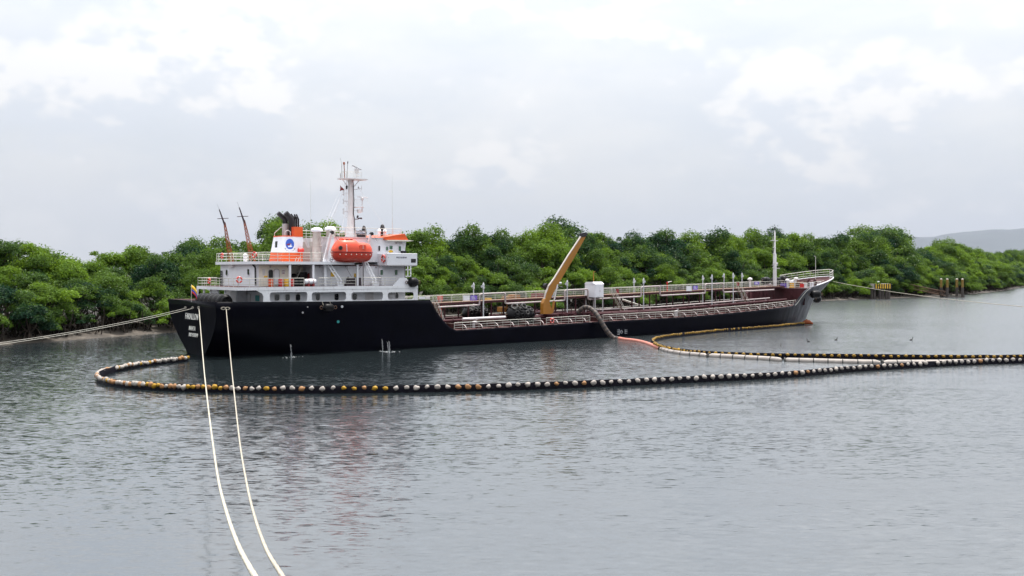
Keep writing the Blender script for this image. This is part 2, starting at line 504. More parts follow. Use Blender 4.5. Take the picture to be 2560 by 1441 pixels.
class MB:
    def __init__(self):
        self.v, self.f, self.mi, self.cur = [], [], [], 0

    def add(self, vs, fs):
        o = len(self.v)
        self.v.extend(tuple(p) for p in vs)
        for q in fs:
            self.f.append(tuple(i + o for i in q))
            self.mi.append(self.cur)
        return self

    def box(self, x0, x1, y0, y1, z0, z1):
        vs = [(x0, y0, z0), (x1, y0, z0), (x1, y1, z0), (x0, y1, z0), (x0, y0, z1), (x1, y0, z1), (x1, y1, z1), (x0, y1, z1)]
        return self.add(vs, [(0, 3, 2, 1), (4, 5, 6, 7), (0, 1, 5, 4), (1, 2, 6, 5), (2, 3, 7, 6), (3, 0, 4, 7)])

    def hexa(self, bottom, top):
        return self.add(list(bottom) + list(top), [(0, 3, 2, 1), (4, 5, 6, 7), (0, 1, 5, 4), (1, 2, 6, 5), (2, 3, 7, 6), (3, 0, 4, 7)])

    def tube(self, pts, r, n=6, cap=True):
        pts = [Vector(p) for p in pts]
        rs = r if isinstance(r, (list, tuple)) else [r] * len(pts)
        ref, rings = None, []
        for i, p in enumerate(pts):
            a = pts[max(i - 1, 0)]
            b = pts[min(i + 1, len(pts) - 1)]
            t = (b - a)
            t = t.normalized() if t.length > 1e-9 else Vector((0, 0, 1))
            if ref is None:
                ref = t.orthogonal().normalized() if abs(t.z) < 0.9 else Vector((1, 0, 0))
            ref = (ref - t * ref.dot(t))
            ref = ref.normalized() if ref.length > 1e-6 else t.orthogonal().normalized()
            s = t.cross(ref)
            rings.append([p + (ref * math.cos(2 * math.pi * (k + .5) / n) + s * math.sin(2 * math.pi * (k + .5) / n)) * rs[i] for k in range(n)])
        vs = [q for ring in rings for q in ring]
        fs = []
        for i in range(len(pts) - 1):
            for k in range(n):
                k2 = (k + 1) % n
                fs.append((i * n + k, i * n + k2, (i + 1) * n + k2, (i + 1) * n + k))
        if cap:
            fs.append(tuple(range(n))[::-1])
            fs.append(tuple((len(pts) - 1) * n + k for k in range(n)))
        return self.add(vs, fs)

    def lathe(self, prof, c=(0, 0, 0), axis='z', n=16):
        """prof: list of (radius, along)"""
        vs, fs = [], []
        for r, h in prof:
            for k in range(n):
                a = 2 * math.pi * k / n
                x, y = r * math.cos(a), r * math.sin(a)
                p = {'z': (x, y, h), 'x': (h, x, y), 'y': (y, h, x)}[axis]
                vs.append((p[0] + c[0], p[1] + c[1], p[2] + c[2]))
        for i in range(len(prof) - 1):
            for k in range(n):
                k2 = (k + 1) % n
                fs.append((i * n + k, i * n + k2, (i + 1) * n + k2, (i + 1) * n + k))
        fs.append(tuple(range(n))[::-1])
        fs.append(tuple((len(prof) - 1) * n + k for k in range(n)))
        return self.add(vs, fs)

    def torus(self, R, r, c=(0, 0, 0), axis='y', n=16, m=6, alt=None):
        ax = {'x': (Vector((0, 1, 0)), Vector((0, 0, 1)), Vector((1, 0, 0))), 'y': (Vector((0, 0, 1)), Vector((1, 0, 0)), Vector((0, 1, 0))),
              'z': (Vector((1, 0, 0)), Vector((0, 1, 0)), Vector((0, 0, 1)))}[axis] if isinstance(axis, str) else None
        if ax is None:
            w = Vector(axis).normalized()
            a0 = w.orthogonal().normalized()
            ax = (a0, w.cross(a0), w)
        c = Vector(c)
        vs = []
        for i in range(n):
            a = 2 * math.pi * i / n
            d = ax[0] * math.cos(a) + ax[1] * math.sin(a)
            for j in range(m):
                b = 2 * math.pi * j / m
                vs.append(c + d * (R + r * math.cos(b)) + ax[2] * (r * math.sin(b)))
        o = len(self.v)
        self.v.extend(tuple(p) for p in vs)
        for i in range(n):
            for j in range(m):
                i2, j2 = (i + 1) % n, (j + 1) % m
                self.f.append((o + i * m + j, o + i2 * m + j, o + i2 * m + j2, o + i * m + j2))
                self.mi.append(alt(i) if alt else self.cur)
        return self

    def prism(self, poly, fn, a, b):
        """poly: 2D points; fn(p, t) -> 3D point; extruded from t=a to t=b."""
        n = len(poly)
        vs = [fn(p, a) for p in poly] + [fn(p, b) for p in poly]
        fs = [tuple(range(n))[::-1], tuple(range(n, 2 * n))]
        fs += [(i, (i + 1) % n, (i + 1) % n + n, i + n) for i in range(n)]
        return self.add(vs, fs)

    def holed(self, outer, holes, fn, a, b):
        loops = [outer] + holes
        tris = tessellate_polygon([[Vector((p[0], p[1], 0)) for p in l] for l in loops])
        flat = [p for l in loops for p in l]
        n = len(flat)
        vs = [fn(p, a) for p in flat] + [fn(p, b) for p in flat]
        fs = [tuple(t) for t in tris] + [tuple(i + n for i in t)[::-1] for t in tris]
        o = 0
        for l in loops:
            k = len(l)
            fs += [(o + i, o + (i + 1) % k, o + (i + 1) % k + n, o + i + n) for i in range(k)]
            o += k
        return self.add(vs, fs)

    def build(self, name, mat, parent=None, smooth=None, normals=True):
        me = bpy.data.meshes.new(name)
        me.from_pydata(self.v, [], self.f)
        for k in (mat if isinstance(mat, (list, tuple)) else [mat]):
            me.materials.append(MATS[k])
        if isinstance(mat, (list, tuple)):
            me.polygons.foreach_set('material_index', self.mi)
        if normals:
            bm = bmesh.new()
            bm.from_mesh(me)
            bmesh.ops.recalc_face_normals(bm, faces=bm.faces)
            bm.to_mesh(me)
            bm.free()
        if smooth is not None:
            me.shade_smooth()
            me.set_sharp_from_angle(angle=math.radians(smooth))
        me.update()
        o = bpy.data.objects.new(name, me)
        COL.objects.link(o)
        if parent is not None:
            o.parent = parent
        return o


def tag(o, label=None, cat=None, group=None, kind=None):
    if label:
        o['label'] = label
    if cat:
        o['category'] = cat
    if group:
        o['group'] = group
    if kind:
        o['kind'] = kind
    return o


def empty(name, label, cat, loc=(0, 0, 0), rz=0.0, group=None, mat=None):
    o = bpy.data.objects.new(name, None)
    o.empty_display_size = 0.2
    COL.objects.link(o)
    if mat is not None:
        o.matrix_world = mat
    else:
        o.location = loc
        o.rotation_euler = (0, 0, rz)
    return tag(o, label, cat, group)


def aboard(o, p=(0, 0, 0), rz=0.0):
    """Put a top-level object on the ship at ship point p."""
    o.matrix_world = SHIP @ Matrix.Translation(Vector(p)) @ Matrix.Rotation(rz, 4, 'Z')
    return o


def copy_tree(o, parent=None):
    c = o.copy()
    COL.objects.link(c)
    if parent is not None:
        c.parent = parent
        c.matrix_parent_inverse = o.matrix_parent_inverse.copy()
    for ch in o.children:
        copy_tree(ch, c)
    return c


def rrect(x0, x1, z0, z1, r, n=4):
    out = []
    for cx, cz, a0 in ((x1 - r, z1 - r, 0), (x0 + r, z1 - r, 90), (x0 + r, z0 + r, 180), (x1 - r, z0 + r, 270)):
        for k in range(n + 1):
            a = math.radians(a0 + 90 * k / n)
            out.append((cx + r * math.cos(a), cz + r * math.sin(a)))
    return out


def XZ(p, t):
    return (p[0], t, p[1])


def YZ(p, t):
    return (t, p[0], p[1])


def XY(p, t):
    return (p[0], p[1], t)


def text_mesh(name, body, size, mat, parent, loc, xdir, ydir, align='CENTER', width=1.0, depth=0.012, bold=0.0):
    cu = bpy.data.curves.new(name, 'FONT')
    cu.body = body
    cu.size = size
    cu.align_x = align
    cu.extrude = depth
    cu.offset = bold
    cu.resolution_u = 2
    tmp = bpy.data.objects.new(name, cu)
    COL.objects.link(tmp)
    dg = bpy.context.evaluated_depsgraph_get()
    me = bpy.data.meshes.new_from_object(tmp.evaluated_get(dg))
    bpy.data.objects.remove(tmp)
    me.materials.clear()
    me.materials.append(MATS[mat])
    x, y = Vector(xdir).normalized(), Vector(ydir).normalized()
    z = x.cross(y)
    me.transform(Matrix(((x.x * width, y.x, z.x, loc[0]), (x.y * width, y.y, z.y, loc[1]), (x.z * width, y.z, z.z, loc[2]), (0, 0, 0, 1))))
    me.name = name
    o = bpy.data.objects.new(name, me)
    COL.objects.link(o)
    o.parent = parent
    return o


def lerp_table(tab, x):
    if x <= tab[0][0]:
        return tab[0][1]
    for (a, b), (c, d) in zip(tab, tab[1:]):
        if x <= c:
            return b + (d - b) * (x - a) / (c - a)
    return tab[-1][1]


def catmull(pts, n=8):
    pts = [Vector(p) for p in pts]
    P = [pts[0] * 2 - pts[1]] + pts + [pts[-1] * 2 - pts[-2]]
    out = []
    for i in range(1, len(P) - 2):
        for k in range(n):
            t = k / n
            a, b, c, d = P[i - 1], P[i], P[i + 1], P[i + 2]
            out.append(0.5 * ((2 * b) + (c - a) * t + (2 * a - 5 * b + 4 * c - d) * t * t + (3 * b - a - 3 * c + d) * t ** 3))
    out.append(pts[-1])
    return out


def resample(pts, step):
    out, carry = [], 0.0
    for a, b in zip(pts, pts[1:]):
        L = (b - a).length
        t = carry
        while t < L:
            out.append((a.lerp(b, t / L), (b - a).normalized()))
            t += step
        carry = t - L
    return out


# ------------------------------------------------------------------ water, land, hill
m = MB()
m.add([(-25000, -300, 0), (78000, -300, 0), (78000, 80000, 0), (-25000, 80000, 0)], [(0, 1, 2, 3)])
water = tag(m.build('water', 'water'), kind='structure')

BANK = [Vector((-190, -60)), Vector((-120, 55)), Vector((-93, 100))] + [on_water(u, v).xy for u, v in
        ((0, 863), (220, 847), (435, 831), (800, 811), (1280, 788), (1700, 768), (2070, 752), (2200, 747), (2350, 741), (2440, 735), (2510, 727), (2545, 720), (2580, 713))] + \
       [Vector((430, 790)), Vector((640, 1060)), Vector((1100, 1500)), Vector((2600, 2600))]


def bank_at(s):
    """point and inland normal at arc length s along the bank"""
    for a, b in zip(BANK, BANK[1:]):
        L = (b - a).length
        if s <= L:
            t = (b - a) / L
            return a + t * s, Vector((-t.y, t.x)), t
        s -= L
    t = (BANK[-1] - BANK[-2]).normalized()
    return BANK[-1], Vector((-t.y, t.x)), t


BANK_LEN = sum((b - a).length for a, b in zip(BANK, BANK[1:]))
m = MB()
rows = []
s = 0.0
random.seed(5)
while s < BANK_LEN - 900:
    p, n, t = bank_at(s)
    w = mnoise.noise(Vector((s * 0.06, 0, 3))) * 1.3
    q = [(-2.5, -0.5), (-0.5 + w * .5, -0.06), (0.3 + w * .5, 0.12), (1.2 + w * .5, 0.30), (2.8 + w * .5, 0.72), (6.5, 1.0)]
    rows.append([(p.x + n.x * a, p.y + n.y * a, z + 0.10 * mnoise.noise(Vector((p.x * .5, p.y * .5, a)))) for a, z in q])
    s += 2.5
k = len(rows[0])
m.add([p for r in rows for p in r], [(i * k + j, (i + 1) * k + j, (i + 1) * k + j + 1, i * k + j + 1) for i in range(len(rows) - 1) for j in range(k - 1)])
tag(m.build('river_bank', 'mud', smooth=80), kind='structure')

m = MB()
ring = []
for a, b in zip(BANK, BANK[1:]):
    d = (b - a).normalized()
    nrm = Vector((-d.y, d.x))
    ring.append(a + nrm * 5.5)
ring.append(BANK[-1] + Vector((-10, 12)))
poly = [(p.x, p.y) for p in ring] + [(78000, 15000), (78000, 80000), (-25000, 80000), (-25000, -60)]
tris = tessellate_polygon([[Vector((p[0], p[1], 0)) for p in poly]])
m.add([(p[0], p[1], 0.9) for p in poly], [tuple(t) for t in tris])
tag(m.build('ground', 'land'), kind='structure')

m = MB()
ridge = [(1700, 640), (1900, 628), (2100, 606), (2180, 597), (2235, 593), (2260, 590), (2300, 594), (2340, 592), (2365, 586), (2400, 581), (2440, 578),
         (2480, 574), (2520, 575), (2560, 571), (2640, 566), (2750, 574), (2900, 590), (3200, 622), (3500, 660)]
rows = []
NU = 150
for i in range(NU):
    u = 1700 + 1800 * i / (NU - 1)
    v = lerp_table(ridge, u)
    prof = []
    for j, (dd, hh) in enumerate(((62000, 0.0), (66000, 0.25), (70000, 0.62), (73500, 0.90), (75000, 1.0), (76500, 0.8), (78000, 0.3), (78800, 0.0))):
        top = at_depth(u, v, 75000)
        x = top.x * dd / 75000
        nz = mnoise.fractal(Vector((u * 0.02, j * 0.9, 0)), 1.0, 2.0, 4)
        prof.append((x, dd + 700 * nz, max(0.5, hh * top.z * (1 + (0.16 * nz if hh < 1 else 0)) + (30 * mnoise.noise(Vector((u * .3, 1, 1))) if hh == 1 else 0))))
    rows.append(prof)
k = len(rows[0])
m.add([p for r in rows for p in r], [(i * k + j, (i + 1) * k + j, (i + 1) * k + j + 1, i * k + j + 1) for i in range(NU - 1) for j in range(k - 1)])
tag(m.build('hills', 'hill_forest', smooth=60), kind='structure')

# ------------------------------------------------------------------ mangrove forest
LEAF_BUDGET = 12500


def make_crown(seed, W, Hc, nl, leaf=0.34, bare=0.0):
    """leaf clumps over many lobes; local origin at crown centre base, W radius, Hc crown height"""
    rnd = random.Random(seed)
    lobes = []
    for i in range(nl):
        a = i * 2.399963 + rnd.uniform(-.3, .3)
        h = (i + 0.5) / nl
        h = min(0.97, max(0.03, h + rnd.uniform(-.05, .05)))
        rr = W * (0.40 + 0.60 * math.sin(math.pi * min(1, 0.22 + 0.80 * (1 - h)) * 0.62) ** 0.8) * (1 - 0.62 * h ** 2.2)
        if rnd.random() < 0.14:
            continue
        rr *= rnd.uniform(0.45, 1.22)
        R = rnd.uniform(0.17, 0.42) * W * (1 - 0.2 * h)
        lobes.append((Vector((math.cos(a) * rr, math.sin(a) * rr, Hc * (0.06 + 0.84 * h) + rnd.uniform(-.12, .12) * Hc)), R, rnd.choice((0.0, .15, .5, .9, 1.0))))
    for i in range(3):
        lobes.append((Vector((rnd.uniform(-.3, .3) * W, rnd.uniform(-.3, .3) * W, Hc * rnd.uniform(0.45, 0.8))), W * 0.42, rnd.random()))
    tot = sum(R * R for _, R, _ in lobes)
    v, f, tint = [], [], []
    for c, R, tt in lobes:
        n = int(LEAF_BUDGET * R * R / tot)
        for _ in range(n):
            z = rnd.uniform(-0.35, 1.0)
            a = rnd.uniform(0, 2 * math.pi)
            q = math.sqrt(1 - z * z)
            d = Vector((q * math.cos(a), q * math.sin(a), z))
            bump = 1 + 0.38 * mnoise.noise(d * 2.2 + c * 1.7)
            p = c + Vector((d.x, d.y, d.z * 0.82)) * R * bump * (1 - 0.42 * rnd.random() ** 2.2)
            if rnd.random() < 0.16:
                p = c + Vector((d.x, d.y, d.z * 0.9)) * R * rnd.uniform(1.0, 1.38)
            nrm = (d * 0.75 + Vector((0, 0, 0.55)) + Vector((rnd.gauss(0, .6), rnd.gauss(0, .6), rnd.gauss(0, .6)))).normalized()
            t1 = nrm.orthogonal().normalized()
            t1.rotate(Matrix.Rotation(rnd.uniform(0, 6.28), 3, nrm))
            t2 = nrm.cross(t1)
            L = leaf * .80 * rnd.uniform(0.55, 1.4)
            w = L * rnd.uniform(0.38, 0.62)
            o = len(v)
            dr = nrm * (-0.18 * L)
            v += [p - t1 * L * .5 + dr, p + t2 * w * .5, p + t1 * L * .5 + dr, p - t2 * w * .5]
            f.append((o, o + 1, o + 2))
            f.append((o, o + 2, o + 3))
            k = min(1, max(0, 0.28 + 0.60 * (tt - .5) + 0.30 * max(0, p.z / Hc - 0.25) + rnd.uniform(-.16, .22)))  # random leaf tones, with top light painted in toward the crown top
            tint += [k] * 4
    me = bpy.data.meshes.new('crown')
    me.from_pydata([tuple(p) for p in v], [], f)
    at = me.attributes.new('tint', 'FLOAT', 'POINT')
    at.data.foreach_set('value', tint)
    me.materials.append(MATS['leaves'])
    me.update()
    return me, lobes


def make_trunk(seed, lobes, trunk_h, W):
    rnd = random.Random(seed + 99)
    m = MB()
    lean = Vector((rnd.uniform(-.1, .1), rnd.uniform(-.1, .1), 0)) * trunk_h
    top = Vector((lean.x, lean.y, trunk_h + lobes[len(lobes) // 2][0].z * 0.5))
    mid = Vector((lean.x * .3 + rnd.uniform(-.2, .2), lean.y * .3, trunk_h * .5))
    r0 = 0.16 + 0.018 * W * 2
    m.tube(catmull([(0, 0, -0.5), mid, (lean.x * .8, lean.y * .8, trunk_h), top], 3), [r0 * (1.25 - 0.085 * i) for i in range(10)], 7)
    for c, R, _ in lobes[::2]:
        e = c + Vector((0, 0, trunk_h))
        st = Vector((lean.x * .7, lean.y * .7, trunk_h * rnd.uniform(.65, 1.0)))
        md = st.lerp(e, .5) + Vector((0, 0, -0.12 * (e - st).length))
        pts = catmull([st, md, e], 3)
        m.tube(pts, [r0 * .55 * (1 - .12 * i) for i in range(len(pts))], 5)
    for i in range(7):
        a = i * 0.9 + rnd.uniform(-.3, .3)
        R = rnd.uniform(0.9, 2.1)
        h = rnd.uniform(0.8, 2.2)
        pts = catmull([(0, 0, h), (math.cos(a) * R * .6, math.sin(a) * R * .6, h * .75), (math.cos(a) * R, math.sin(a) * R, -0.7)], 3)
        m.tube(pts, [0.09, 0.085, 0.08, 0.075, 0.07, 0.065, 0.06], 5)
    me_o = m.build('trunk', 'bark', smooth=60)
    me = me_o.data
    bpy.data.objects.remove(me_o)
    return me


PROTO = []
for i, (W, Hc, nl, th, leaf) in enumerate(((4.3, 7.0, 23, 4.0, .40), (3.7, 6.0, 19, 3.6, .38), (5.0, 7.5, 27, 4.5, .42), (4.0, 8.2, 24, 4.6, .40), (4.6, 6.2, 22, 4.2, .42),
                                            (3.0, 3.9, 12, 0.9, .34), (3.6, 4.4, 14, 0.8, .35), (4.4, 4.6, 13, 7.2, .36))):
    cm, lb = make_crown(11 + i * 7, W, Hc, nl, leaf)
    tm = make_trunk(11 + i * 7, lb, th, W)
    PROTO.append((cm, tm, th, th + Hc * 1.05, W))

TREE_NAME = ['mangrove_tree'] * 5 + ['mangrove_shrub'] * 2 + ['mangrove_tree']
tree_count = [0]


def plant(kind, x, y, height, rz, label, group, wide=1.0, base=0.6):
    cm, tm, th, full, W = PROTO[kind]
    sz = height / full
    name = TREE_NAME[kind]
    o = empty(name, label, 'tree' if kind not in (5, 6) else 'shrub', (x, y, base), rz, group)
    sxy = (0.45 + 0.55 * sz) * wide
    o.scale = (sxy, sxy, sz)
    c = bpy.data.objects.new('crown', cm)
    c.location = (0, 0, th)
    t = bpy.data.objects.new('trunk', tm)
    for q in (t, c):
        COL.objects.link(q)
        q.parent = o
    tree_count[0] += 1
    return o


SKYLINE = [(-60, 590), (0, 588), (40, 604), (95, 608), (150, 622), (250, 612), (330, 614), (420, 610), (480, 602), (560, 600), (640, 584), (690, 556), (735, 562), (770, 575), (800, 556),
           (850, 563), (900, 572), (950, 566), (1010, 560), (1060, 572), (1100, 582), (1150, 566), (1220, 566), (1265, 580), (1330, 571), (1400, 558), (1450, 561),
           (1500, 580), (1560, 582), (1620, 577), (1700, 584), (1780, 583), (1850, 580), (1900, 578), (1990, 583), (2060, 590), (2130, 590), (2165, 578), (2200, 572),
           (2235, 592), (2262, 615), (2300, 623), (2340, 612), (2375, 601), (2415, 614), (2450, 633), (2500, 633), (2560, 624), (2640, 622)]


def near_what(u):
    if u < 420:
        return "astern of the tanker"
    if u < 1050:
        return "behind the tanker's deckhouse"
    if u < 1500:
        return "behind the tanker's yellow crane"
    if u < 1950:
        return "behind the tanker's foredeck"
    if u < 2240:
        return "beyond the tanker's bow"
    return "beyond the yellow mooring piles"


random.seed(21)
ROWS = ((2.6, 5.4, 'low', 9.0), (7.0, 6.6, 'front', 9.0), (13.5, 7.6, 'mid', 10.4), (21, 5.0, 'back', 6.8))
for off, step0, tier, step_far in ROWS:
    s = 100.0 + off
    while True:
        p, n, t = bank_at(s)
        if p.x > 420 or s > BANK_LEN - 1000:
            break
        d = p.y
        far = min(1.0, max(0.0, (d - 150) / 350))
        step = (step0 + (step_far + 3.0 * (d > 420) - step0) * far) * random.uniform(0.78, 1.22)
        q = p + n * (off + random.uniform(-1.5, 1.5))
        u = CX + FPX * q.x / q.y if q.y > 20 else -500
        s += step
        if u < -110 or u > 2650:
            continue
        top = CAMZ + (HZ - lerp_table(SKYLINE, u)) * q.y / FPX
        if tier == 'low':
            h = random.uniform(3.6, 6.8) * (1 + 0.25 * far)
            kind = random.choice((5, 6))
            lab = 'low bushy mangrove leaning over the mud at the waterline ' + near_what(u)
        elif tier == 'front':
            h = min(top * 0.80, random.uniform(7.5, 10.5) * (1 + 0.4 * far))
            kind = random.choice((0, 1, 2, 4, 1))
            lab = 'rounded green mangrove near the water on the far bank ' + near_what(u)
        elif tier == 'mid':
            h = top * random.uniform(0.70, 0.86)
            kind = random.choice((0, 1, 2, 3, 4))
            lab = 'mid-height mangrove in the thick of the forest ' + near_what(u)
        else:
            h = top * random.uniform(0.935, 1.01)
            kind = random.choice((0, 2, 3, 4))
            lab = 'tall mangrove forming the skyline of the forest ' + near_what(u)
        if tier in ('mid', 'rear') and d > 470:
            continue
        plant(kind, q.x, q.y, max(3.2, h - 0.6), random.uniform(0, 6.28), lab, 'mangroves of the far bank ' + near_what(u), wide=(1.05 + 0.22 * far) * random.uniform(.85, 1.2))
for u, v, d, kind, wd, lab in ((700, 551, 212, 7, 1.0, 'tall loose-crowned tree rising above the forest behind the funnel'),
                               (2195, 571, 415, 7, 2.1, 'broad flat-topped tree towering over the forest beyond the bow'),
                               (2375, 601, 430, 3, 1.3, 'tall tree standing above the forest against the hazy hills'),
                               (480, 603, 190, 7, 0.8, 'slender loose tree poking above the forest astern of the tanker'),
                               (1415, 557, 275, 2, 1.4, 'high domed tree above the forest behind the crane boom'),
                               (20, 586, 165, 3, 1.1, 'tall leafy tree at the upstream end of the forest')):
    p = at_depth(u, v, d)
    plant(kind, p.x, p.y, p.z - 0.6, u * 0.7, lab, None, wide=wd)

random.seed(8)
for i, (u, v, L) in enumerate(((130, 838, 7), (330, 806, 6))):
    d = on_water(u, 848 - u * .04).y + 0.5
    p = at_depth(u, v, d)
    m = MB()
    for b in range(7):
        a = Vector((random.uniform(-1, 1) * L * .16, 0, 0))
        e = Vector((random.uniform(-1, 1) * L * .55, random.uniform(-1.5, 0.5), random.uniform(-.5, 2.0)))
        mid = a.lerp(e, .5) + Vector((random.uniform(-.5, .5), 0, random.uniform(-.5, .5)))
        pts = catmull([a, mid, e], 4)
        m.tube(pts, [0.10 - 0.009 * k for k in range(len(pts))], 5)
    m.tube(catmull([(-L * .3, 0, 0), (0, 0.1, .1), (L * .3, 0.6, -.3), (L * .2, 3.5, -p.z + 0.4)], 4), [.13] * 13, 6)
    o = m.build('dead_branch', 'dead_wood', smooth=60)
    o.location = p
    tag(o, ['bare pale branches hanging low over the mud astern of the tanker', 'bare grey branches leaning out beside the stern mooring lines',
            ][i], 'dead branch')

# prop roots and undergrowth, darkened to paint in the shade under the canopy: too dense to tell apart
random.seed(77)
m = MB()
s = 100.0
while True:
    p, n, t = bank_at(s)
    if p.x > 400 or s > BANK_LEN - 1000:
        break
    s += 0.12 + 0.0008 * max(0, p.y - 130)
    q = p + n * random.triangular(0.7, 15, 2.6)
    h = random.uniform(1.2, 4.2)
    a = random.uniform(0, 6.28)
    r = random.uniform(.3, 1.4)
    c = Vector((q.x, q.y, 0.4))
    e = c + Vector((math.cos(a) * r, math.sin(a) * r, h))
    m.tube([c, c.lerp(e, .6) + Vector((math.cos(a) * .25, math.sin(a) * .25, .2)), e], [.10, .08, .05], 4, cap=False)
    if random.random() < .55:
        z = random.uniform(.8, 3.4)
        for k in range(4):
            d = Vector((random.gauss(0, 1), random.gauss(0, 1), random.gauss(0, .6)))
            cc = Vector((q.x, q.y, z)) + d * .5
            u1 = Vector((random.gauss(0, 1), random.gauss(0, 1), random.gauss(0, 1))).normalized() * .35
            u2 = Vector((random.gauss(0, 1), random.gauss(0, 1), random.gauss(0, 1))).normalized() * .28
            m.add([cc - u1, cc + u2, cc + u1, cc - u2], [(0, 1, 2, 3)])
tag(m.build('mangrove_roots', 'root_shaded', normals=False), kind='stuff')

# ------------------------------------------------------------------ the tanker
S = empty('tanker', 'long black-hulled tanker with white deckhouse aft and low open foredeck', 'ship', mat=SHIP)
ZP, ZA, ZB, ZR = 5.45, 8.0, 10.96, 13.95          # poop, first, second deck and wheelhouse roof


def zA(p):
    return (480 + p[0] / 6.862, 560 + p[1] / 6.862)


def zB(p):
    return (780 + p[0] / 6.862, 560 + p[1] / 6.862)


def zC(p):
    return (1060 + p[0] / 5.818, 690 + p[1] / 5.818)


def zD(p):
    return (1440 + p[0] / 5.12, 680 + p[1] / 5.12)


def zM(p):
    return (760 + p[0] / 8.0, 390 + p[1] / 8.0)


STEM = [(-2, 117.2), (0, 117.9), (4.7, 120.15), (6.5, 123.0), (8.66, 125.8), (10, 127.2)]
TOPZ = [(0, 6.39), (12.7, 6.22), (28.2, 6.13), (28.5, 5.75), (29.0, 4.9), (29.7, 4.0), (30.5, 3.15), (31.4, 2.45), (32.3, 2.08), (55.7, 2.36), (77.4, 2.58), (86, 2.88), (96.5, 3.24), (102, 3.44),
        (106.6, 3.62), (107.4, 4.05), (108.4, 5.05), (109.6, 6.1), (110.8, 6.62), (118, 7.55), (125.8, 8.66)]


def main_z(X):
    return lerp_table([(28, 2.05), (32.3, 2.08), (55.7, 2.36), (77.4, 2.58), (86, 2.88), (96.5, 3.24), (102, 3.44), (111, 3.75)], X) - 0.03


def hb(X, z):
    bd = 7.74 + 0.26 * min(1, X / 6)
    t0 = min(1, max(0, (X - 0.6) / 24))
    wl = 2.6 + 5.4 * (t0 * t0 * (3 - 2 * t0)) ** 0.62
    w = bd - (bd - min(wl, bd)) * max(0, 1 - max(z, 0) / 5.3) ** 1.6
    if z < 0:
        w *= 1 + 0.12 * z
    zz = min(1, max(0, z / 8.6))
    X0 = 80 + 13 * zz
    xs = lerp_table(STEM, z)
    t = (X - X0) / (xs - X0)
    if t > 0:
        w *= max(0.0, 1 - min(1, t) ** 2.6) ** (0.92 - 0.30 * zz)
    return w


cols = [0, .4, 1, 2, 3.5, 5, 7, 10, 13, 16, 20, 24, 27, 28.2, 28.5, 29, 29.7, 30.5, 31.4, 32.3] + [35 + 5 * i for i in range(14)] + [102, 104]
NZ = 13
mb = MB()
rows = []
for c in cols + [('q', i / 18) for i in range(19)]:
    row = []
    xn = c if not isinstance(c, tuple) else 105 + c[1] * 20.8
    zt = lerp_table(TOPZ, xn)
    for j in range(NZ):
        z = -1.6 + (zt + 1.6) * j / (NZ - 1)
        if isinstance(c, tuple):
            x = 105 + (lerp_table(STEM, z) - 105) * c[1]
        else:
            x = c + 0.65 * max(0, 1 - max(z, 0) / 6.39) * max(0, 1 - c / 4)
        row.append((x, hb(x, z), z))
    rows.append(row)
vs = []
for sgn in (-1, 1):
    for row in rows:
        vs += [(x, sgn * w, z) for x, w, z in row]
n1 = len(rows) * NZ
fs = []
for side in (0, 1):
    o = side * n1
    for i in range(len(rows) - 1):
        for j in range(NZ - 1):
            q = (o + i * NZ + j, o + (i + 1) * NZ + j, o + (i + 1) * NZ + j + 1, o + i * NZ + j + 1)
            fs.append(q if side == 0 else q[::-1])
for j in range(NZ - 1):                       # the transom
    fs.append((j, j + 1, n1 + j + 1, n1 + j))
mb.add(vs, fs)
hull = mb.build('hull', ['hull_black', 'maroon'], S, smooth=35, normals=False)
bm = bmesh.new()
bm.from_mesh(hull.data)
bmesh.ops.remove_doubles(bm, verts=bm.verts, dist=0.002)
bm.to_mesh(hull.data)
bm.free()
md = hull.modifiers.new('plate', 'SOLIDIFY')
md.thickness, md.offset, md.material_offset = 0.10, -1, 1

# decks
def deck(name, xs, zfun, mat, inset=0.10, th=0.08):
    m = MB()
    st = [(x, -hb(x, zfun(x)) + inset) for x in xs]
    pt = [(x, hb(x, zfun(x)) - inset) for x in xs]
    n = len(xs)
    m.add([(x, y, zfun(x)) for x, y in st] + [(x, y, zfun(x)) for x, y in pt], [(i, i + 1, n + i + 1, n + i) for i in range(n - 1)])
    return m.build(name, mat, S)


deck('poop_deck', [0.25, 1, 3, 6, 10, 20, 28.3], lambda x: ZP, 'deck_pale')
deck('main_deck', [28.4, 32.3, 40, 55.7, 77.4, 86, 92, 96.5, 102, 105, 108, 110.3], main_z, 'deck_red')
FCZ = 6.62
deck('forecastle_deck', [110, 112, 114, 116, 118, 120, 121.5, 122.6], lambda x: FCZ + (x - 110) * 0.03, 'deck_red', inset=0.12)
mb = MB()
w = hb(110.2, 5.0) - 0.12
mb.add([(110.1, -w, 3.6), (110.1, w, 3.6), (110.1, w + .25, FCZ), (110.1, -w - .25, FCZ), (110.2, -w, 3.6), (110.2, w, 3.6), (110.2, w + .25, FCZ), (110.2, -w - .25, FCZ)],
       [(0, 1, 2, 3), (4, 7, 6, 5), (0, 4, 5, 1), (2, 6, 7, 3)])
mb.build('forecastle_bulkhead', 'maroon', S)
mb = MB()
mb.box(28.3, 28.4, -7.75, 7.75, 1.9, ZP)
mb.build('poop_front_bulkhead', 'maroon', S)
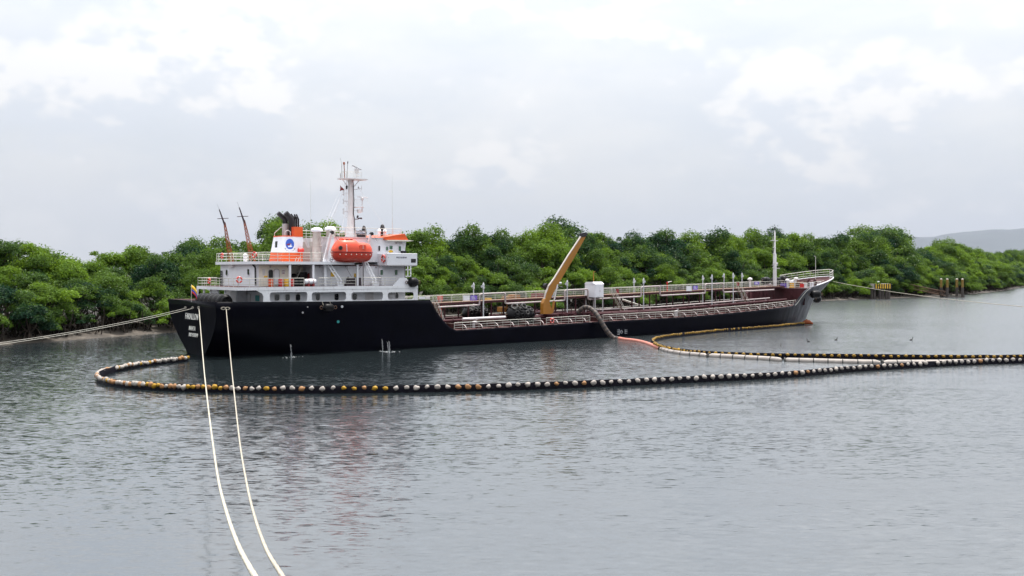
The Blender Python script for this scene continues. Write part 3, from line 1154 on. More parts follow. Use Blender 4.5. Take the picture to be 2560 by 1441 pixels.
# white lip of the rising bow bulwark, fender-bar and bow apron
mb = MB()
for sg in (-1, 1):
    pts = [(x, sg * (hb(x, lerp_table(TOPZ, x)) + 0.01), lerp_table(TOPZ, x) + 0.03) for x in [106.6, 107.4, 108.4, 109.6, 110.8]]
    mb.tube(pts, 0.07, 6)
mb.build('bulwark_edge', 'rail_white', S, smooth=60)
mb = MB()
for sg in (-1, 1):
    pts = []
    for i in range(8, 19):
        xn = 105 + i / 18 * 20.8
        z = lerp_table(TOPZ, xn)
        x = 105 + (lerp_table(STEM, z) - 105) * i / 18
        pts.append((x, sg * hb(x, z), z + 0.05))
    mb.tube(pts, 0.11, 6)
mb.build('bow_rail_cap', 'white', S, smooth=60)


# ---------------- railings
def railing(pts, h=1.0, n=3, step=1.33, r=0.030, name='railing', mat='rail_white', parent=S, close=False, posts=True):
    m = MB()
    pts = [Vector(p) for p in pts]
    for k in range(n):
        zz = h * (k + 1) / n
        m.tube([p + Vector((0, 0, zz)) for p in pts], r * (1.15 if k == n - 1 else 0.8), 5)
    if posts:
        for a, b in zip(pts, pts[1:]):
            c = max(1, round((b - a).length / step))
            for i in range(c + 1):
                p = a.lerp(b, i / c)
                m.tube([p - Vector((0, 0, .05)), p + Vector((0, 0, h))], r * .95, 5)
    return m.build(name, mat, parent, smooth=60)


# main-deck rails, starboard in four runs as in the photo, port in one
def deck_run(u0, u1, sg=-1):
    X0, X1 = (px(u0, 800, -8).x, px(u1, 800, -8).x) if sg < 0 else (u0, u1)
    n = max(1, round((X1 - X0) / 1.33))
    pts = []
    for i in range(n + 1):
        X = X0 + (X1 - X0) * i / n
        z = main_z(X)
        pts.append((X, sg * (hb(X, z) - 0.12), z + 0.02))
    return pts


for u0, u1 in ((1137, 1353), (1367, 1476), (1509, 1760), (1760, 1905)):
    railing(deck_run(u0, u1), 0.98, 3, 1.33)
railing(deck_run(94.9, 106.8, 1) if False else [(X, -(hb(X, main_z(X)) - .12), main_z(X) + .02) for X in (94.9, 97.5, 100, 102.5, 105, 107.2)], 0.98, 3, 1.2)
railing([(X, hb(X, main_z(X)) - .12, main_z(X) + .02) for X in (33, 50, 70, 85, 92, 97, 102, 107)], 0.98, 3, 2.6)
# sloping rail section at the break, fishplate chocks along the edge
random.seed(3)
for i in range(34):
    X = 33.5 + i * 2.2 + random.uniform(-.4, .4)
    L = random.uniform(.5, 1.3)
    z = main_z(X)
    y = -(hb(X + L, z) - 0.02)
    mb = MB()
    mb.box(X, X + L, y - .03, y + .10, z, z + 0.09)
    mb.build('deck_edge_plate', 'beam_top', S)

# ---------------- transverse deck girders with rounded end brackets
random.seed(4)
gi = 0
X = 34.2
while X < 108:
    z = main_z(X)
    w = hb(X, z)
    if X > 100:
        w = min(w, hb(X + 1, z))
    g = MB()
    g.box(X - .03, X + .03, -w + 1.3, w - 1.3, z, z + 0.62)
    g.build('deck_girder', 'deck_red', S)
    fl = MB()
    fl.box(X - .08, X + .08, -w + 1.25, w - 1.25, z + 0.62, z + 0.68)
    fl.build('girder_flange', 'beam_top', S)
    for sg in (-1, 1):
        poly = [(-w + 1.3, z), (-w + 0.42, z)] + [(-w + 0.42 + 0.88 * (1 - math.cos(a)), z + 0.62 * math.sin(a)) for a in [math.radians(15 * k) for k in range(1, 7)]]
        bq = MB()
        bq.prism([(sg * -p[0] if sg > 0 else p[0], p[1]) for p in poly], YZ, X - .04, X + .04)
        bq.build('bracket', 'deck_red', S)
        if sg < 0:
            cp = MB()
            pts = [(X, -w + 0.42 + 0.88 * (1 - math.cos(a)), z + 0.62 * math.sin(a) + .02) for a in [math.radians(10 * k) for k in range(1, 10)]]
            for a, b in zip(pts, pts[1:]):
                cp.hexa([(X - .06, a[1], a[2] - .02), (X + .06, a[1], a[2] - .02), (X + .06, b[1], b[2] - .02), (X - .06, b[1], b[2] - .02)],
                        [(X - .06, a[1], a[2] + .03), (X + .06, a[1], a[2] + .03), (X + .06, b[1], b[2] + .03), (X - .06, b[1], b[2] + .03)])
            cp.build('bracket_flange', 'pipe_pale', S)
    X += 2.65
    gi += 1

# ---------------- catwalk
def cat_z(X):
    return 5.42 + (X - 32.9) * 0.0208


CY = 1.3
xs = [28.4 + i * 2.6 for i in range(32)]
xs[-1] = 110.2
mb = MB()
for a, b in zip(xs, xs[1:]):
    mb.hexa([(a, -CY, cat_z(a) - .08), (b, -CY, cat_z(b) - .08), (b, CY, cat_z(b) - .08), (a, CY, cat_z(a) - .08)],
            [(a, -CY, cat_z(a)), (b, -CY, cat_z(b)), (b, CY, cat_z(b)), (a, CY, cat_z(a))])
mb.build('catwalk_floor', 'rust_steel', S)
mb = MB()
for sg in (-1, 1):
    mb.hexa([(28.4, sg * CY - .05, cat_z(28.4) - .34), (110, sg * CY - .05, cat_z(110) - .34), (110, sg * CY + .05, cat_z(110) - .34), (28.4, sg * CY + .05, cat_z(28.4) - .34)],
            [(28.4, sg * CY - .05, cat_z(28.4) - .10), (110, sg * CY - .05, cat_z(110) - .10), (110, sg * CY + .05, cat_z(110) - .10), (28.4, sg * CY + .05, cat_z(28.4) - .10)])
mb.build('catwalk_beam', 'maroon', S)
for X in [31 + 4.0 * i for i in range(20)]:
    for sg in (-1, 1):
        mb = MB()
        mb.box(X - .08, X + .08, sg * 1.2 - .08, sg * 1.2 + .08, main_z(X) - .02, cat_z(X) - .09)
        mb.build('catwalk_post', 'maroon', S)
for sg in (-1, 1):
    for a, b in ((28.5, 55), (55, 82), (82, 110)):
        if sg < 0 and a == 55:
            a2 = 55
        railing([(a, sg * CY, cat_z(a)), (b, sg * CY, cat_z(b))], 0.95, 3, 1.9, r=0.027)
# pale pipe beside the catwalk with its expansion loops
mb = MB()
YP = -2.0
pp = [(33.5, YP, cat_z(33.5) - .55)]
for u0, u1 in ((1199, 1263), (1412, 1470), (1603, 1650), (1763, 1808)):
    a, b = px(u0, 735, YP).x, px(u1, 735, YP).x
    za, zb = cat_z(a), cat_z(b)
    pp += [(a - .35, YP, za - .55), (a - .06, YP, za - .50), (a, YP, za - .3), (a, YP, za + .75), (a + .1, YP, za + .93), (a + .35, YP, za + 1.0),
           (b - .35, YP, zb + 1.0), (b - .1, YP, zb + .93), (b, YP, zb + .75), (b, YP, zb - .3), (b + .06, YP, zb - .50), (b + .35, YP, zb - .55)]
pp.append((106, YP, cat_z(106) - .55))
mb.tube(pp, 0.125, 10)
mb.build('steam_pipe', 'pipe_pale', S, smooth=50)
# cargo lines lying on the girders
for k, (Y, r, x0, x1, dz, mt) in enumerate(((-3.2, .20, 33, 108, .98, 'maroon'), (-3.9, .16, 36, 76, .90, 'maroon'), (2.6, .20, 34, 106, .95, 'maroon'), (-2.6, .11, 60, 104, 1.45, 'pipe_pale'), (3.4, .16, 40, 100, .9, 'maroon'))):
    mb = MB()
    pts = [(x0 + (x1 - x0) * i / 14, Y, main_z(x0 + (x1 - x0) * i / 14) + dz) for i in range(15)]
    mb.tube(pts, r, 10)
    for x in [x0 + 2 + i * 5.2 for i in range(int((x1 - x0 - 2) / 5.2))]:
        z = main_z(x) + dz
        mb.tube([(x - .06, Y, z), (x + .06, Y, z)], r * 1.45, 10)
        mb.box(x + 1.2, x + 1.3, Y - .12, Y + .12, main_z(x), z - r * .7)
    mb.build('cargo_pipe', mt, S, smooth=40)
mb = MB()
pts = catmull([(36.5, -4.8, main_z(37) + .95), (40, -4.8, main_z(40) + .95), (40.6, -4.8, main_z(40) + .85), (40.7, -4.8, main_z(40) + .1)], 6)
mb.tube(pts, .14, 8)
mb.build('drain_pipe', 'rust_steel', S, smooth=40)
a, b = px(*zC((560, 628)), -5), px(*zC((1180, 600)), -5)
mb = MB()
mb.tube([a, b], .17, 10)
mb.build('cargo_pipe', 'grey_light', S, smooth=40)
a, b = px(*zC((750, 628)), -4.4), px(*zC((1170, 603)), -4.4)
# manifold: crossover pipes and flanged ends amidships
for i, X in enumerate((53.5, 55.2, 56.9, 58.4)):
    mb = MB()
    z = main_z(X) + 1.15
    mb.tube([(X, -5.4, z), (X, 5.4, z)], .17, 10)
    for y in (-5.4, 5.4):
        mb.tube([(X, y - .08, z), (X, y + .08, z)], .30, 12)
    mb.tube([(X, -4.6, z), (X, -4.6, z + .75)], .06, 6)
    mb.lathe([(.02, 0), (.24, .0), (.24, .04), (.02, .04)], (X, -4.6, z + .75), 'z', 12)
    mb.box(X - .12, X + .12, -4.9, -4.7, main_z(X), z)
    mb.build('manifold_pipe', 'maroon', S, smooth=40)
# small deck valves and hatch coamings
random.seed(12)
for i in range(16):
    X = 37 + i * 4.4
    Y = random.choice((-4.8, -2.4, 3.6, -5.6))
    z = main_z(X)
    mb = MB()
    mb.lathe([(.35, 0), (.35, .75), (.42, .78), (.42, .86), (.05, .95)], (X, Y, z), 'z', 12)
    mb.tube([(X + .3, Y, z + .8), (X + .3, Y, z + 1.15)], .03, 5)
    mb.torus(.16, .025, (X + .3, Y, z + 1.15), 'z', 12, 5)
    mb.build('tank_hatch', 'maroon' if i % 3 else 'grey_paint', S, smooth=40)


# ---------------- stairs
def stair(top, bot, w, name='stair', mat='rail_white', n=11):
    """top and bot: ship points of the foot line; the stair runs along X"""
    top, bot = Vector(top), Vector(bot)
    st = empty_part(name)
    for dy in (-w / 2, w / 2):
        m = MB()
        a, b = top + Vector((0, dy, 0)), bot + Vector((0, dy, 0))
        m.tube([a, b], .07, 4)
        m.build('stringer', 'rust_steel', st)
        m = MB()
        for h in (.5, .95):
            m.tube([a + Vector((0, 0, h)), b + Vector((0, 0, h)), b + Vector((.12, 0, h - .25)), b + Vector((.14, 0, 0))], .032, 5)
        for i in range(5):
            p = a.lerp(b, i / 4)
            m.tube([p, p + Vector((0, 0, .95))], .026, 5)
        m.build('handrail', mat, st, smooth=60)
    for i in range(n):
        p = top.lerp(bot, (i + .5) / n)
        m = MB()
        m.box(p.x - .12, p.x + .12, p.y - w / 2, p.y + w / 2, p.z - .02, p.z + .02)
        m.build('tread', 'rust_steel', st)
    return st


def empty_part(name, loc=(0, 0, 0)):
    o = bpy.data.objects.new(name, None)
    o.empty_display_size = .2
    COL.objects.link(o)
    o.parent = S
    o.location = loc
    return o


p = px(*zC((150, 380)), -2.2)
q = px(*zC((275, 645)), -2.2)
stair((p.x, -2.2, cat_z(p.x)), (q.x, -2.2, main_z(q.x) + .1), .85)
p = px(1532, 744, -2.4)
q = px(1556, 779, -2.4)
stair((p.x, -2.4, cat_z(p.x)), (q.x, -2.4, main_z(q.x) + .7), .85)
p = px(*zD((2080, 215)), -2.4)
q = px(*zD((2190, 375)), -2.4)
stair((p.x, -2.4, cat_z(p.x)), (q.x, -2.4, main_z(q.x) + .3), .85)
p = px(*zD((590, 350)), 2.4)
q = px(*zD((830, 430)), 2.4)
mb = MB()
for dy in (0, .8):
    mb.tube([p + Vector((0, dy, 0)), q + Vector((0, dy, 0))], .10, 4)
for i in range(12):
    t = p.lerp(q, (i + .5) / 12)
    mb.tube([t, t + Vector((0, .8, 0))], .05, 4)
mb.build('gangway', 'rail_white', S)

# ---------------- pressure-vacuum vent posts
for u, vt, vb, Y in ((1184, 706, 745, 3.0), (1208.5, 706, 786, -3.0), (1418, 700, 772, -3.0), (1585, 695, 735, 3.0), (1609, 695, 765, -3.0), (1757, 688, 720, 3.0), (1780, 686, 760, -3.0),
                     (1810, 683, 715, 3.0), (1833, 682, 745, -2.8), (1855, 682, 712, 3.0)):
    t = px(u, vt, Y)
    zb = main_z(t.x) + .3
    mb = MB()
    H_ = t.z - zb
    mb.lathe([(.085, 0), (.085, H_ - .95), (.15, H_ - .93), (.15, H_ - .75), (.12, H_ - .70), (.16, H_ - .42), (.14, H_ - .3), (.02, H_)], (t.x, t.y, zb), 'z', 10)
    s_ = 1 if int(u) % 2 else -1
    mb.tube([(t.x, Y, t.z - .62), (t.x + s_ * .3, Y, t.z - .62)], .09, 6)
    mb.tube([(t.x + s_ * .3, Y, t.z - .75), (t.x + s_ * .3, Y, t.z - .45)], .12, 8)
    mb.build('vent_post', 'vent_grey', S, smooth=40)
# foam monitors on the catwalk
for u, v, d in ((1375, 722, 1), (1668, 708, 1)):
    p = px(u, v, .6)
    zb = cat_z(p.x)
    mb = MB()
    mb.tube([(p.x, .6, zb), (p.x, .6, p.z)], .09, 8)
    mb.tube([(p.x, .6, p.z - .05), (p.x, .6, p.z + .15)], .17, 8)
    mb.cur = 1
    mb.tube([(p.x + .1, .6, p.z + .12), (p.x + 1.1, .6, p.z + .26)], [.09, .06], 8)
    mb.build('foam_monitor', ['red', 'rail_white'], S, smooth=40)
mb = MB()
p = px(1382, 745, -1.4)
q = px(1391, 707, -1.4)
mb.tube([(p.x, -1.4, cat_z(p.x)), p, q, q + Vector((.5, 0, .1))], .05, 6)
mb.tube([q + Vector((.3, 0, -.05)), q + Vector((.9, 0, -.1))], [.12, .2], 8)
mb.build('deck_lamp', 'vent_grey', S, smooth=40)
# boards hung on the rails
for u0, u1, v0, v1, Y, mt in ((1158, 1174, 739, 752, -1.36, 'white'), (1176, 1193, 739, 752, -1.36, 'purple'), (1716, 1729, 715.5, 728, -1.36, 'white'), (1732.5, 1744, 714.5, 725, -1.36, 'purple'),
                              (1047, 1063, 741.5, 749, -1.36, 'white'), (1064, 1075, 742, 749, -1.36, 'grey_light'), (1886, 1898, 705, 712, -1.36, 'purple'), (1841, 1848, 706, 716, -1.36, 'dark_red'),
                              (1540, 1547, 723, 733, -1.36, 'dark_red'), (1212, 1229, 745, 753, 1.2, 'yellow')):
    a, b = px(u0, v1, Y), px(u1, v0, Y)
    mb = MB()
    mb.box(a.x, b.x, Y - .02, Y + .02, a.z, b.z)
    o = mb.build('sign_board', mt, S)
    if mt == 'purple':
        for k in range(3):
            l = MB()
            zz = a.z + (b.z - a.z) * (.25 + .22 * k)
            l.box(a.x + .15 * (b.x - a.x), a.x + (.75 - .1 * k) * (b.x - a.x), Y - .035, Y - .021, zz, zz + .07)
            l.build('print_line', 'white', o)
for i, (u0, u1, v0, v1, Y, mt, dep) in enumerate(((1268, 1283, 741, 751, 1.6, 'crane_yellow', 1.4), (1284, 1301, 737, 750, 1.6, 'crane_yellow', 1.4), (1338, 1360, 733, 748, 1.7, 'dark_red', 1.0), (1098, 1107, 741, 751, 1.6, 'red', .5),
                                   (1255, 1270, 768, 780, 2.4, 'crane_yellow', 1.2))):
    a, b = px(u0, v1, Y), px(u1, v0, Y)
    mb = MB()
    mb.box(a.x, b.x, Y, Y + dep, a.z, b.z)
    mb.box(a.x + .1, b.x - .1, Y - .03, Y, a.z + .1, b.z - .1)
    mb.tube([(a.x + .1, Y + .2, main_z(a.x)), (a.x + .1, Y + .2, a.z + .02)], .06, 4)
    mb.tube([(b.x - .1, Y + .2, main_z(a.x)), (b.x - .1, Y + .2, a.z + .02)], .06, 4)
    mb.build('equipment_locker', mt, S)

# ---------------- big white locker on legs
p0 = px(1487.5, 744, -2.9)
p1 = px(1509, 744, -2.9)
zt = px(1490, 711, -2.9).z
L = empty_part('deck_cabinet')
mb = MB()
x0, x1, y0, y1 = p0.x, p1.x, -2.9, -0.6
mb.box(x0, x1, y0, y1, p0.z, zt)
mb.build('cabinet_body', 'white', L)
mb = MB()
mb.prism([(y0 - .06, zt), (y1 + .06, zt), (y1 - .3, zt + .32), (y0 + .5, zt + .36)], YZ, x0 - .06, x1 + .06)
mb.build('cabinet_roof', 'white', L)
for k in (0, 1):
    mb = MB()
    xm = x0 + .12 + (x1 - x0 - .2) * k / 2
    mb.box(xm, xm + (x1 - x0) / 2 - .14, y0 - .025, y0, p0.z + .12, zt - .1)
    o = mb.build('cabinet_door', 'white', L)
    mb = MB()
    mb.box(xm + (.1 if k else .85), xm + (.14 if k else .89), y0 - .07, y0 - .026, p0.z + .8, p0.z + 1.1)
    mb.build('handle', 'grey_paint', o)
for x in (x0 + .1, x1 - .1):
    for y in (y0 + .1, y1 - .1):
        mb = MB()
        mb.box(x - .06, x + .06, y - .06, y + .06, main_z(x), p0.z)
        mb.build('leg', 'grey_paint', L)
mb = MB()
q = px(1484, 708, -1.2)
mb.tube([(q.x, -1.2, zt + .3), (q.x, -1.2, px(1484, 680, -1.2).z)], .06, 6)
mb.box(q.x - .05, q.x + .3, -1.3, -1.1, px(1484, 680, -1.2).z - .03, px(1484, 680, -1.2).z + .05)
mb.build('lamp_pole', 'crane_yellow', S)

# ---------------- crane
CYY = -4.0
K = empty_part('crane')
pb = px(1377, 787, CYY)
zd = main_z(pb.x)
mb = MB()
mb.lathe([(.95, zd), (.95, pb.z - .1), (1.15, pb.z - .05), (1.15, pb.z + .12)], (pb.x, CYY, 0), 'z', 20)
mb.build('pedestal', 'maroon', K, smooth=40)
mb = MB()
body = [zC(p) for p in ((1712, 555), (1716, 400), (1738, 340), (1760, 322), (1800, 360), (1822, 440), (1838, 480), (1836, 555))]
mb.prism([(px(*q, CYY).x, px(*q, CYY).z) for q in body], XZ, CYY - .34, CYY + .34)
mb.build('crane_column', 'crane_yellow', K)
boom = [(1360, 750), (1364, 735), (1371, 716), (1385, 697), (1420, 640), (1452, 592), (1462, 587), (1463, 593), (1434, 645), (1401, 700), (1388, 722), (1377, 744), (1372, 755)]
mb = MB()
mb.prism([(px(*q, CYY).x, px(*q, CYY).z) for q in boom], XZ, CYY - .12, CYY + .12)
mb.build('boom', 'crane_yellow', K)
mb = MB()
top = [(1360, 750), (1364, 735), (1371, 716), (1385, 697), (1420, 640), (1452, 592)]
for a, b in zip(top, top[1:]):
    A, B = px(*a, CYY), px(*b, CYY)
    mb.hexa([(A.x, CYY - .14, A.z - .05), (B.x, CYY - .14, B.z - .05), (B.x, CYY + .14, B.z - .05), (A.x, CYY + .14, A.z - .05)],
            [(A.x - .05, CYY - .14, A.z + .07), (B.x - .05, CYY - .14, B.z + .07), (B.x - .05, CYY + .14, B.z + .07), (A.x - .05, CYY + .14, A.z + .07)])
mb.build('boom_flange', 'vent_beige', K)
mb = MB()
hd = [(1451, 593), (1452, 584), (1458, 582), (1468, 584), (1463, 592)]
mb.prism([(px(*q, CYY).x, px(*q, CYY).z) for q in hd], XZ, CYY - .22, CYY + .22)
mb.build('boom_head', 'black', K)
mb = MB()
A, B = px(1380, 783, CYY - .2), px(1388, 735, CYY - .2)
mb.tube([A, A.lerp(B, .62)], .20, 10)
mb.build('ram_cylinder', 'crane_yellow', K, smooth=40)
mb = MB()
mb.tube([A.lerp(B, .6), px(1394, 712, CYY - .2)], .10, 8)
mb.build('ram_rod', 'grey_light', K, smooth=40)
mb = MB()
A = px(1365, 716, CYY + .5)
mb.lathe([(.02, -.25), (.42, -.25), (.42, .25), (.02, .25)], A, 'y', 14)
mb.build('winch_drum', 'black', K, smooth=40)

# ---------------- deckhouse
def wall(name, x0, x1, y0, y1, z0, z1, mat='white', parent=S):
    m = MB()
    m.box(x0, x1, y0, y1, z0, z1)
    return m.build(name, mat, parent)


def window(u0, u1, v0, v1, Y, glass='glass_dark', r=.35, frame='white', parent=S):
    a, b = px(u0, v1, Y), px(u1, v0, Y)
    w_, h_ = b.x - a.x, b.z - a.z
    rr = r * min(w_, h_)
    m = MB()
    m.prism(rrect(a.x, b.x, a.z, b.z, rr), XZ, Y - .025, Y + .01)
    o = m.build('window', glass, parent)
    f = MB()
    e = .055
    f.holed(rrect(a.x - e, b.x + e, a.z - e, b.z + e, rr + e), [rrect(a.x, b.x, a.z, b.z, rr)], XZ, Y - .075, Y + .01)
    f.build('frame', frame, o)
    return o


def window_aft(u0, u1, v0, v1, X, glass='glass_dark', r=.35, frame='white'):
    a, b = pxX(u0, v1, X), pxX(u1, v0, X)
    y0, y1 = sorted((a.y, b.y))
    z0, z1 = a.z, b.z
    rr = r * min(y1 - y0, z1 - z0)
    m = MB()
    m.prism(rrect(y0, y1, z0, z1, rr), YZ, X - .025, X + .01)
    o = m.build('window', glass, S)
    f = MB()
    e = .055
    f.holed(rrect(y0 - e, y1 + e, z0 - e, z1 + e, rr + e), [rrect(y0, y1, z0, z1, rr)], YZ, X - .075, X + .01)
    f.build('frame', frame, o)
    return o


YP_ = -6.3
xe = px(1013, 750, YP_).x
wall('poop_house', 6.6, xe, YP_, 6.3, ZP - .02, ZA - .36, 'white')
for u0, u1, v0, v1 in ((686, 698, 736, 752), (713, 724, 736, 752), (739, 750, 736, 752), (789, 799, 735, 751), (836, 846, 735, 751), (881, 891, 735, 750), (988, 995, 732, 746)):
    window(u0, u1, v0, v1, YP_, frame='grey_light')
a, b = px(913, 755, YP_), px(934, 728, YP_)
mb = MB()
for i in range(9):
    x = a.x + (b.x - a.x) * i / 9
    mb.box(x, x + (b.x - a.x) / 9 * .75, YP_ - .06, YP_ + .01, ZP, ZA - .4)
mb.build('louvre', 'grey_light', S)
# louvre slats on the last bay and its small white bars
for k in range(5):
    a, b = px(971, 732 + k * 4, YP_), px(984 - 1.2 * k, 733 + k * 4, YP_)
    mb = MB()
    mb.box(a.x, b.x, YP_ - .10, YP_ + .01, b.z, a.z)
    mb.build('rung', 'grey_paint', S)
mb = MB()
mb.box(6.6, xe + .02, YP_ - .02, 6.32, ZA - .62, ZA - .37)
mb.build('wall_trim', 'maroon', S)
# aft face of the poop house: doors, locker and first-aid box
XF = 6.6
for u0, u1, v0, v1, mt, nm in ((601, 612, 736, 757, 'glass_dark', 'door'), (615.5, 626, 736, 757, 'white', 'door'), (640, 650, 739, 753, 'teal', 'wall_locker')):
    a, b = pxX(u0, v1, XF), pxX(u1, v0, XF)
    y0, y1 = sorted((a.y, b.y))
    mb = MB()
    mb.prism(rrect(y0, y1, a.z, b.z, .12), YZ, XF - .10, XF + .01)
    o = mb.build(nm, mt, S)
    f = MB()
    f.holed(rrect(y0 - .07, y1 + .07, a.z - .07, b.z + .07, .18), [rrect(y0, y1, a.z, b.z, .12)], YZ, XF - .07, XF + .01)
    f.build('frame', 'grey_light', o)
wall('vent_trunk', 5.2, 6.5, -1.0, .8, ZP, ZA - .4, 'white')
mb = MB()
for y in (-3.2, -.9, 1.4, 3.6, 5.8):
    mb.box(2.9, 3.1, y - .1, y + .1, ZP, ZA - .36)
mb.build('deck_stanchion', 'white', S)

# first deck slab
mb = MB()
apoly = [(2.5, -8.0), (26.4, -8.0), (26.4, 8.0), (6.0, 8.0), (2.5, 4.8)]
mb.prism(apoly, XY, ZA - .36, ZA)
mb.build('boat_deck', 'white_rusty', S)
mb = MB()
mb.prism([(2.56, -7.93), (26.34, -7.93), (26.34, 7.93), (6.0, 7.93), (2.56, 4.75)], XY, ZA + .004, ZA + .02)
mb.build('deck_coating', 'deck_red', S)
# ship's-side screen with rounded openings
for sg in (-1, 1):
    mb = MB()
    holes = []
    for u0, u1 in ((675, 769), (780, 866), (879, 958), (970, 1035)):
        a, b = px(u0, 757, -8), px(u1, 731, -8)
        holes.append(rrect(a.x, b.x, 6.26, px(u0, 731, -8).z - .02, .32))
    mb.holed([(5.55, 6.02), (26.4, 6.02), (26.4, ZA - .36), (4.7, ZA - .36), (5.45, ZA - .75), (5.6, ZA - 1.1)], holes, XZ, sg * 7.96, sg * 7.87)
    mb.build('side_screen', 'white_rusty', S)
    mb = MB()
    br = [(981, 716.5), (1001, 695), (1017, 695), (1027, 716.5)]
    mb.prism([(px(*q, -8).x, px(*q, -8).z) for q in br], XZ, sg * 7.98, sg * 7.88)
    mb.build('side_brace', 'white', S)

# boat-deck house: aft block, set-back casing, forward block
XA_, YA = 5.8, -5.5
x1 = px(724, 690, YA).x
x2 = px(784, 690, YA).x
x3 = px(946, 690, YA).x
x4 = px(1012, 690, -6.3).x
wall('deckhouse_aft', XA_, x1, YA, 5.5, ZA, ZB - .34, 'white')
wall('deckhouse_recess', x1, x2, -2.6, 5.5, ZA, ZB - .34, 'cream')
wall('deckhouse_mid', x2, x3, YA, 5.5, ZA, ZB - .34, 'white')
wall('deckhouse_forward', x3, x4, -6.3, 6.3, ZA, ZB - .05, 'white')
wall('deckhouse_front', x4, x4 + 1.0, -4.6, 4.6, ZA, ZB - .4, 'white')
mb = MB()
mb.box(XA_ + .3, x1 - .02, YA - .012, YA, ZA + .05, ZB - .36)  # cream sheet painting in the warm shade under the deck overhang
mb.build('shade_tone_panel', 'cream', S)
mb = MB()
mb.box(x2, x3, YA - .03, YA + .01, ZB - .50, ZB - .36)
mb.box(x3 - .02, x4 + .03, -6.33, -6.29, ZB - .22, ZB - .06)
mb.box(x4 - .02, x4 + .04, -6.34, -6.2, ZA, ZB - .06)
mb.build('wall_trim', 'maroon', S)
window(950, 957, 675, 688, -6.3, 'glass_green', .2)
window(986.5, 993.5, 675, 688, -6.3, 'glass_green', .2)
window_aft(565, 570.5, 675, 689, XA_)
window_aft(619, 624.5, 673, 688, XA_)
for u0, u1, v0, v1, mt in ((670.5, 682, 675, 712, 'black'), (685, 697, 674, 712, 'white')):
    a, b = px(u0, v1, YA), px(u1, v0, YA)
    mb = MB()
    mb.prism(rrect(a.x, b.x, ZA + .25, b.z, .22), XZ, YA - .05, YA)
    o = mb.build('door', mt, S)
    f = MB()
    f.holed(rrect(a.x - .07, b.x + .07, ZA + .18, b.z + .07, .28), [rrect(a.x, b.x, ZA + .25, b.z, .22)], XZ, YA - .09, YA)
    f.build('frame', 'grey_light' if mt == 'black' else 'grey_paint', o)
for u0, u1, v0, v1, mt in ((656, 662, 673, 688, 'grey_light'), (704, 712, 674, 686, 'white'), (660, 668, 690, 694, 'yellow')):
    a, b = px(u0, v1, YA), px(u1, v0, YA)
    mb = MB()
    mb.box(a.x, b.x, YA - .06, YA - .013, a.z, b.z)
    mb.build('notice', mt, S)
a, b = px(705, 685.5, YA), px(711, 675, YA)
mb = MB()
for k in range(3):
    mb.box(a.x, b.x, YA - .075, YA - .061, a.z + (b.z - a.z) * (k * .33 + .05), a.z + (b.z - a.z) * (k * .33 + .18))
mb.build('notice_print', 'dark_red', S)
for u0, u1, v0, v1, mt in ((576, 587, 661, 668, 'grey_light'),):
    a, b = pxX(u0, v1, XA_), pxX(u1, v0, XA_)
    mb = MB()
    mb.box(XA_ - .3, XA_, min(a.y, b.y), max(a.y, b.y), a.z, b.z)
    mb.build('air_conditioner', mt, S)
# notices, lamps and cable runs on the mid wall
for u0, u1, v0, v1, mt, dz in ((803.5, 811, 681, 687, 'white', 0), (827, 836, 681, 692, 'yellow', 0), (885, 896, 684, 693, 'yellow', 0)):
    a, b = px(u0, v1, YA), px(u1, v0, YA)
    mb = MB()
    mb.box(a.x, b.x, YA - .04, YA - .001, a.z, b.z)
    mb.build('notice', mt, S)
random.seed(31)
for i in range(9):
    u = (600, 612, 571, 676, 720, 800, 865, 915, 940)[i]
    if u < 640:
        p = pxX(u, 659, XA_)
        p = Vector((XA_ - .12, p.y, p.z))
    else:
        p = px(u, 667, YA - .12)
    mb = MB()
    mb.lathe([(.02, -.12), (.10, -.10), (.10, .06), (.03, .10)], p, 'z', 8)
    mb.build('wall_lamp', 'grey_paint', S, smooth=40)
# clutter in the recess: machinery, red tank, ladder to the deck above
p = px(735, 690, -3.2)
mb = MB()
mb.lathe([(.5, 0), (.5, 1.3), (.3, 1.5)], (p.x, -3.4, ZA), 'z', 12)
mb.box(p.x + .4, p.x + 1.3, -4.0, -2.9, ZA, ZA + 1.7)
mb.lathe([(.28, 0), (.28, 1.6), (.1, 1.75)], (p.x + 1.9, -3.5, ZA), 'z', 10)
mb.build('deck_machinery', 'exhaust', S, smooth=40)
p = px(774, 690, -4.2)
mb = MB()
mb.lathe([(.3, .2), (.32, 1.4), (.1, 1.6)], (p.x, -4.2, ZA), 'z', 12)
mb.build('pressure_tank', 'dark_red', S, smooth=40)
mb = MB()
a, b = px(742, 696, -4.4), px(758, 662, -4.4)
for dy in (0, .75):
    mb.tube([a + Vector((0, dy, 0)), b + Vector((0, dy, 0))], .05, 4)
    mb.tube([a + Vector((-.5, dy, .6)), b + Vector((-.5, dy, .9))], .028, 5)
for i in range(9):
    t = a.lerp(b, (i + .5) / 9)
    mb.tube([t, t + Vector((0, .75, 0))], .04, 4)
mb.build('ladder', 'rail_white', S)
for u in (724.5, 783, 893.5):
    p = px(u, 690, -7.0)
    mb = MB()
    mb.box(p.x - .12, p.x + .12, -7.1, -6.9, ZA, ZB - .34)
    mb.build('deck_stanchion', 'white', S)
